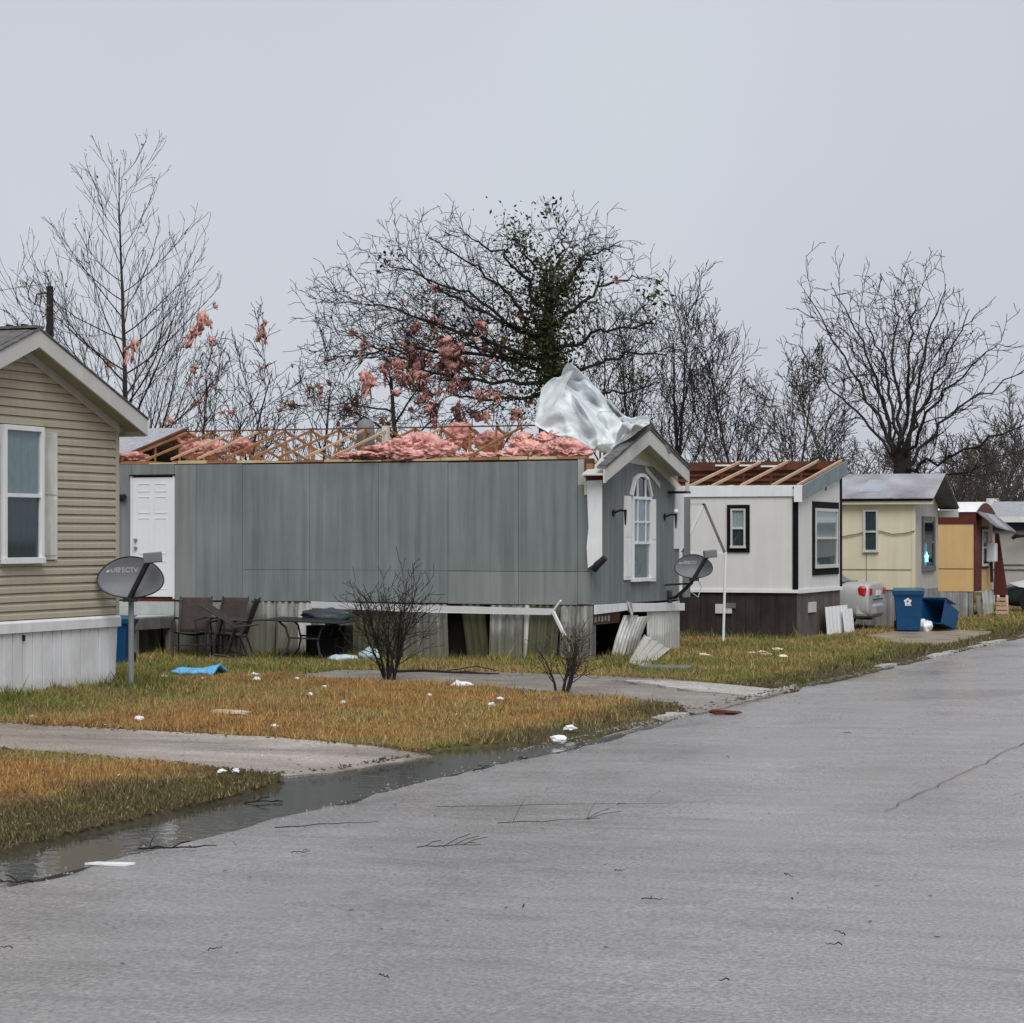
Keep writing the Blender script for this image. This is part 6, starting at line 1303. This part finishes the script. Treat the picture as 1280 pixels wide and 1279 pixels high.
sb_.poly([(q.x + .12, 33.9, .03), (q.x + .30, 33.9, .03), (q.x + .12, 33.9, .62), (q.x + .0, 33.9, .62)], (0, .03, 0))
single('step', 'small grey plank steps leaning at the front of the deck', 'steps', sb_, M['wood_grey'], (q.x, 34, .05))

# ------------------------------------------------------------------ patio furniture
def chair(label, loc, rot, group='brown sling patio chairs'):
    root = thing('patio_chair', label, 'chair', loc, 0, group, local=True); root.rotation_euler = rot
    part(root, 'seat', MB().grid(lambda u, v: (-.24 + .48 * u, -.24 + .48 * v, .42 - .03 * math.sin(math.pi * u) - .05 * v), 8, 8), M['sling'], smooth=True, solid=.012)
    part(root, 'backrest', MB().grid(lambda u, v: (-.24 + .48 * u, .25 + .20 * v, .40 + .56 * v + .0 * u), 8, 8), M['sling'], smooth=True, solid=.012)
    for s_ in (-1, 1):
        part(root, 'side_frame', MB().tube([(s_ * .26, -.27, .42), (s_ * .26, .24, .375), (s_ * .26, .46, .98)], .015, 8), M['chair_frame'])
        part(root, 'armrest', MB().tube([(s_ * .28, -.24, .42), (s_ * .29, -.26, .60), (s_ * .29, -.05, .64), (s_ * .28, .33, .62)], .018, 8), M['chair_frame'])
        part(root, 'leg', MB().tube([(s_ * .26, -.25, .42), (s_ * .28, -.28, .0)], .015, 8), M['chair_frame']); part(root, 'leg', MB().tube([(s_ * .26, .22, .40), (s_ * .28, .36, .0)], .015, 8), M['chair_frame'])
    part(root, 'crossbar', MB().tube([(-.27, -.26, .20), (.27, -.26, .20)], .011, 6), M['chair_frame'])
    return root
c1 = onY(240, 800, 34.75); chair('brown sling patio chair standing upright next to the deck', (c1.x, 34.75, .045), (0, 0, .35))
c2_ = onY(272, 800, 34.85); chair('brown sling patio chair between two others against the tin skirting', (c2_.x, 34.9, .045), (0, 0, -.15))
c3 = onY(292, 800, 34.5); chair('brown sling patio chair turned sideways towards the black table', (c3.x - .05, 34.45, .045), (0, 0, -1.25))
c4 = onY(318, 800, 34.55); chair('brown sling patio chair tipped on its back against the others', (c4.x + .16, 34.3, .30), (math.radians(78), math.radians(6), -1.2))
tb_ = onY(386, 770, 34.6); table = thing('patio_table', 'black patio table with curved legs in front of the tin skirting', 'table', (tb_.x, 34.6, .045), 0, None, True); table.rotation_euler = (math.radians(1.5), math.radians(2), .1)
part(table, 'table_top', MB().poly([(-.66, -.42, .62), (.66, -.42, .62), (.66, .42, .62), (-.66, .42, .62)], (0, 0, .02)), M['table_top'], bevel=.008)
for sx in (-1, 1):
    for sy in (-1, 1): part(table, 'leg', MB().tube([(sx * .42, sy * .3, .62), (sx * .30, sy * .28, .52), (sx * .24, sy * .26, .32), (sx * .28, sy * .28, .14), (sx * .40, sy * .32, .0)], .016, 8), M['chair_frame'])
part(table, 'stretcher', MB().tube([(-.26, -.27, .36), (.26, -.27, .36)], .014, 8), M['chair_frame']); part(table, 'stretcher', MB().tube([(-.26, .27, .36), (.26, .27, .36)], .014, 8), M['chair_frame'])
q = onY(408, 800, 34.98); single('storage_tub', 'black plastic tub under the patio table', 'tub', MB().poly([(q.x - .22, 34.85, .03), (q.x + .22, 34.85, .03), (q.x + .25, 34.83, .40), (q.x - .25, 34.83, .40)], (0, .4, 0)), M['black'], (q.x, 35, .05), bevel=.02)
q = onY(412, 766, 35.12); o = single('plastic_bundle', 'dark crumpled plastic bundle stuffed below the fallen white trim', 'bundle', lump(71, .42, .10, .11, .6, 3), M['glassbundle'], smooth=True); o.location = (q.x, 35.1, q.z - .05)
part_q = onY(412, 780, 35.15); single('crate', 'dark crate behind the patio table holding up the plastic bundle', 'crate', MB().box(part_q.x - .35, part_q.x + .35, 34.99, 35.3, .0, .58), M['black'], (part_q.x, 35.1, .05), bevel=.01)
q = onY(430, 815, 34.2); o = single('plastic_bag', 'pale blue-white plastic bag lying behind the table legs', 'bag', lump(72, .26, .12, .07, .4, 3), M['bag_blue'], smooth=True); o.location = (q.x, 34.2, .09)
q = onY(462, 812, 34.6); o = single('plastic_bag', 'pale blue plastic bag upright behind the dark bare shrub', 'bag', lump(73, .16, .1, .11, .6, 3), M['bag_blue'], smooth=True); o.location = (q.x, 34.6, .14)

# ------------------------------------------------------------------ shrubs
def shrub(seed, h, label, loc, mt, nst, spread, leaf=None):
    t = Tree(seed); r = t.r; root0 = np.zeros(3)
    for k in range(nst):
        th = r.uniform(0, 6.28); sp = r.uniform(.1, spread); d = np.array([math.cos(th) * sp, math.sin(th) * sp, 1.]); d /= np.linalg.norm(d)
        t.branch(np.array([math.cos(th) * .06, math.sin(th) * .06, -.03]), d, h * r.uniform(.7, 1.), .02, 0, dict(n=[8, 6, 4], taper=[.2, .3, .5], up=[.03, .05, .04], wig=[.09, .13, .16], rmin=.0038, cnt=[8, 3.4], start=[.16, .15], ang=[.75, .7], ratio=[.5, .5], rr=[.55, .6], shape=[lambda t: 1.2 - .7 * t, one], mainlv=0))
    root = thing('bare_shrub', label, 'shrub', loc, 0, None, True); mb = MB()
    for pts, rs, lvl in t.main: mb.tube(pts, rs, 6, caps=False)
    part(root, 'stem', mb, mt, smooth=True); V, F = t.twigs(); me = bpy.data.meshes.new('twigs'); me.from_pydata(V.tolist(), [], F.tolist()); me.materials.append(mt); link(bpy.data.objects.new('twigs', me), root)
    if leaf: leafcloud(root, 'leaves', [p for p, l in t.tips][::leaf], .025, M['leaf_ivy'], seed, .05)
    return root
s1 = G(487, 850); shrub(81, 1.45, 'dark bare shrub with many upright twigs at the edge of the orange turf', (s1.x, s1.y, .05), M['bark'], 13, .34)
s2 = G(702, 866); shrub(82, .85, 'small sparse shrub with a few green leaves beside the gravel drive', (s2.x, s2.y, .05), M['bark_mid'], 6, .8, 3)

# ------------------------------------------------------------------ litter
def litter(name, px, py, sx, sy, sz, seed, m, label, cat='litter', group=None, z=.075, rot=0.):
    p = G(px, py, .06); o = single(name, label, cat, lump(seed, sx, sy, sz, .6, 2), M[m], group=group, smooth=False); o.location = (p.x, p.y, z); o.rotation_euler = (0, 0, rot); return o
p = G(249, 843, .06)
tv = lambda u, v: (p.x - .34 + .68 * u, p.y - .22 + .44 * v, .06 + .05 * (1 - abs(2 * v - 1)) + .09 * max(0, u - .55) * 2 * (1 - abs(2 * v - 1)) + .035 * mn.noise(Vector((u * 5, v * 4, 3))) + .02)
single('blue_tarp', 'crumpled bright blue tarp lying on the turf near the tan home', 'tarp', MB().grid(tv, 20, 12), M['tarp_blue'], (p.x, p.y, .05), smooth=True, solid=.03)
GL = 'white foam scraps on the turf'; LL = 'small white foam scrap lying on the orange turf'
for k, (px, py, s_) in enumerate(((317, 846, .07), (321, 851, .06), (388, 870, .035), (371, 850, .03), (406, 860, .03), (537, 871, .035), (614, 883, .045), (626, 876, .04), (343, 910, .04), (254, 850, .03), (205, 848, .05), (430, 880, .03))): litter('foam_scrap', px, py, s_ * .95, s_ * .75, s_ * .55, 100 + k, 'bag_white', LL, 'foam scrap', GL, .08)
litter('foam_scrap', 576, 858, .13, .1, .06, 130, 'bag_white', 'larger white foam scrap at the edge of the gravel drive', 'foam scrap')
litter('wrapper', 698, 924, .085, .04, .035, 131, 'bag_white', 'crumpled white wrapper at the end of the puddle', z=.06)
litter('foam_scrap', 712, 912, .07, .05, .03, 132, 'bag_white', 'white scrap just above the crumpled wrapper by the puddle', 'foam scrap')
litter('cardboard', 288, 893, .26, .10, .035, 133, 'beige_card', 'flat soggy beige cardboard on the turf above the wet driveway', 'cardboard')
litter('paper_scrap', 174, 900, .05, .04, .025, 134, 'bag_white', 'pale scrap on the upper edge of the wet driveway')
litter('paper_scrap', 40, 899, .06, .04, .03, 135, 'beige_card', 'dull scrap on the far left upper edge of the wet driveway')
for px in (277, 295): litter('paper_scrap', px, 966, .035, .03, .02, 136 + px, 'bag_white', 'tiny white scrap in the dark turf beside the puddle', 'litter', 'scraps in the turf by the puddle')
litter('rag', 905, 887, .18, .06, .025, 140, 'maroon', 'dark red rag lying at the road edge below the gravel drive', 'rag', z=.03)
litter('orange_scrap', 974, 803, .06, .05, .04, 141, 'wood_new', 'orange scrap in the grass before the brown skirting')
for k, (px, py) in enumerate(((940, 818), (952, 817), (958, 820), (972, 813), (978, 822), (880, 820))): litter('foam_scrap', px, py, .09, .05, .03, 150 + k, 'foam_yellow', 'pale yellow scrap in the green turf before the white home', 'litter', 'pale scraps in the green turf')
p = G(134, 1083, .0); single('paper_strip', 'white paper strip lying on the wet road beside the puddle', 'litter', MB().poly([(p.x - .14, p.y - .03, .006), (p.x + .12, p.y + .0, .006), (p.x + .16, p.y + .06, .012), (p.x - .1, p.y + .05, .006)], (0, 0, .012)), M['bag_white'], (p.x, p.y, 0))
p = G(830, 838, .05); single('grey_board', 'flat grey board lying in the grass below the folded skirting', 'board', MB().poly([(p.x - .34, p.y - .2, .075), (p.x + .42, p.y - .1, .075), (p.x + .38, p.y + .22, .095), (p.x - .3, p.y + .12, .095)], (0, 0, .03)), M['wood_grey'], (p.x, p.y, .05), bevel=.004)
sp_ = G(1248, 772); st_ = thing('wooden_pallet', 'tan slatted wooden pallet leaning beside the orange home', 'pallet', (sp_.x, sp_.y + .3, .04))
for k in range(5): part(st_, 'slat', MB().beam((sp_.x - .12, sp_.y + .3 + k * .04, .05 + k * .11), (sp_.x + .22 - k * .03, sp_.y + .3 + k * .04, .05 + k * .11), .03, .085), M['wood_pale'])
for q in (-.05, .16): part(st_, 'rail', MB().beam((sp_.x + q, sp_.y + .345, .02), (sp_.x + q - .05, sp_.y + .56, .58), .06, .04), M['wood_pale'])

# twigs on the road
def twig(px, py, Ln, ang, seed, label, nb=2, curl=.3, r0=.008, group='twigs on the wet road'):
    r = random.Random(seed); p = G(px, py, .03); z0 = float(road_z(p.x)) + .014; b = MB(); pts = []; a = ang; q = Vector((p.x, p.y, z0)) - Vector((math.cos(a), math.sin(a), 0)) * Ln / 2
    for k in range(8): pts.append(q.copy()); a += r.gauss(0, curl * .3) + curl * .15; q = q + Vector((math.cos(a), math.sin(a), 0)) * Ln / 7; q.z = z0 + r.uniform(0, .012)
    b.tube(pts, [r0 * (1 - .07 * k) for k in range(8)], 5)
    for j in range(nb):
        i_ = r.randint(1, 6); s_ = pts[i_]; th = a + r.choice((-1, 1)) * r.uniform(.5, 1.2); e = s_ + Vector((math.cos(th), math.sin(th), r.uniform(0, .5))) * Ln * r.uniform(.2, .45); b.tube([s_, s_.lerp(e, .5) + Vector((0, 0, .01)), e], r0 * .6, 4)
    single('twig', label, 'twig', b, M['bark'], (p.x, p.y, z0), group)
tl = 'short dark twig lying on the wet grey road'
twig(562, 1062, .42, .3, 1, 'branched dark twig cluster in the middle of the wet road', 6, .25, .0035); twig(412, 1034, .75, .35, 2, 'long curved dark stick on the road just off the puddle', 0, .5, .004); twig(690, 1031, .75, .4, 3, 'broken thin branch with side twigs on the road beyond the twig cluster', 4, .3, .003)
twig(700, 1010, 1.8, .38, 4, 'long thin dark line across the wet road, shaped for a faint crack', 1, .12, .0022)  # raised strand standing in for a faint crack line in the road
for k, (px, py, ln) in enumerate(((376, 1066, .12), (269, 1191, .1), (1050, 1180, .1), (1042, 1195, .08), (904, 1241, .08), (985, 1104, .13), (815, 1133, .12), (777, 1008, .08), (910, 948, .1), (1058, 918, .1), (8, 1187, .06), (990, 1135, .05), (240, 1058, .1), (775, 1095, .07), (655, 1140, .07), (480, 1230, .06))): twig(px, py, ln, .3 + k, 10 + k, tl, 1 if k % 3 == 0 else 0, .06, .0032)
twig(222, 1058, .5, .5, 40, 'flat dark strip of wet debris along the puddle edge', 3, .15, .007)
for k, (px, py, ln) in enumerate(((330, 1000, .3), (600, 960, .25), (430, 958, .3), (20, 1100, .2), (650, 948, .2))): twig(px, py, ln, .5 + k, 60 + k, 'dark wet debris sliver along the gutter', 2, .3, .007, 'debris along the gutter')
s_ = G(545, 843); b = MB(); b.tube([(s_.x - .75, s_.y - .05, .075), (s_.x - .2, s_.y + .02, .10), (s_.x + .3, s_.y - .03, .085), (s_.x + .95, s_.y + .05, .075)], [.022, .02, .016, .008], 6); b.tube([(s_.x + .1, s_.y, .09), (s_.x + .5, s_.y + .3, .16), (s_.x + .8, s_.y + .35, .10)], .008, 5); b.tube([(s_.x + .3, s_.y - .02, .09), (s_.x + .6, s_.y - .3, .12), (s_.x + .9, s_.y - .2, .08)], .008, 5)
single('fallen_branch', 'fallen dark branch lying on the gravel drive between the two shrubs', 'branch', b, M['bark'], (s_.x, s_.y, .06))
# centre joint of the road, tar-filled
jt = MB(); rj = random.Random(8); y = 16.8; pl_, pr_ = [], []
while y < 60:
    x = -3.72 + .05 * mn.noise(Vector((y * .7, 0, 0))) + .02 * rj.uniform(-1, 1); wv = .004 + .016 * max(0, mn.noise(Vector((y * .9, 3, 0)))); z = float(road_z(x)) + .0075
    pl_.append((x - wv, y, z)); pr_.append((x + wv, y, z)); y += .3
n = len(pl_); jt.v = pl_ + pr_; jt.f = [(i_, i_ + 1, n + i_ + 1, n + i_) for i_ in range(n - 1)]
o = single('road_joint', None, None, jt, mat('tar', (.045, .045, .046), .35, .3, 5), kind='structure')
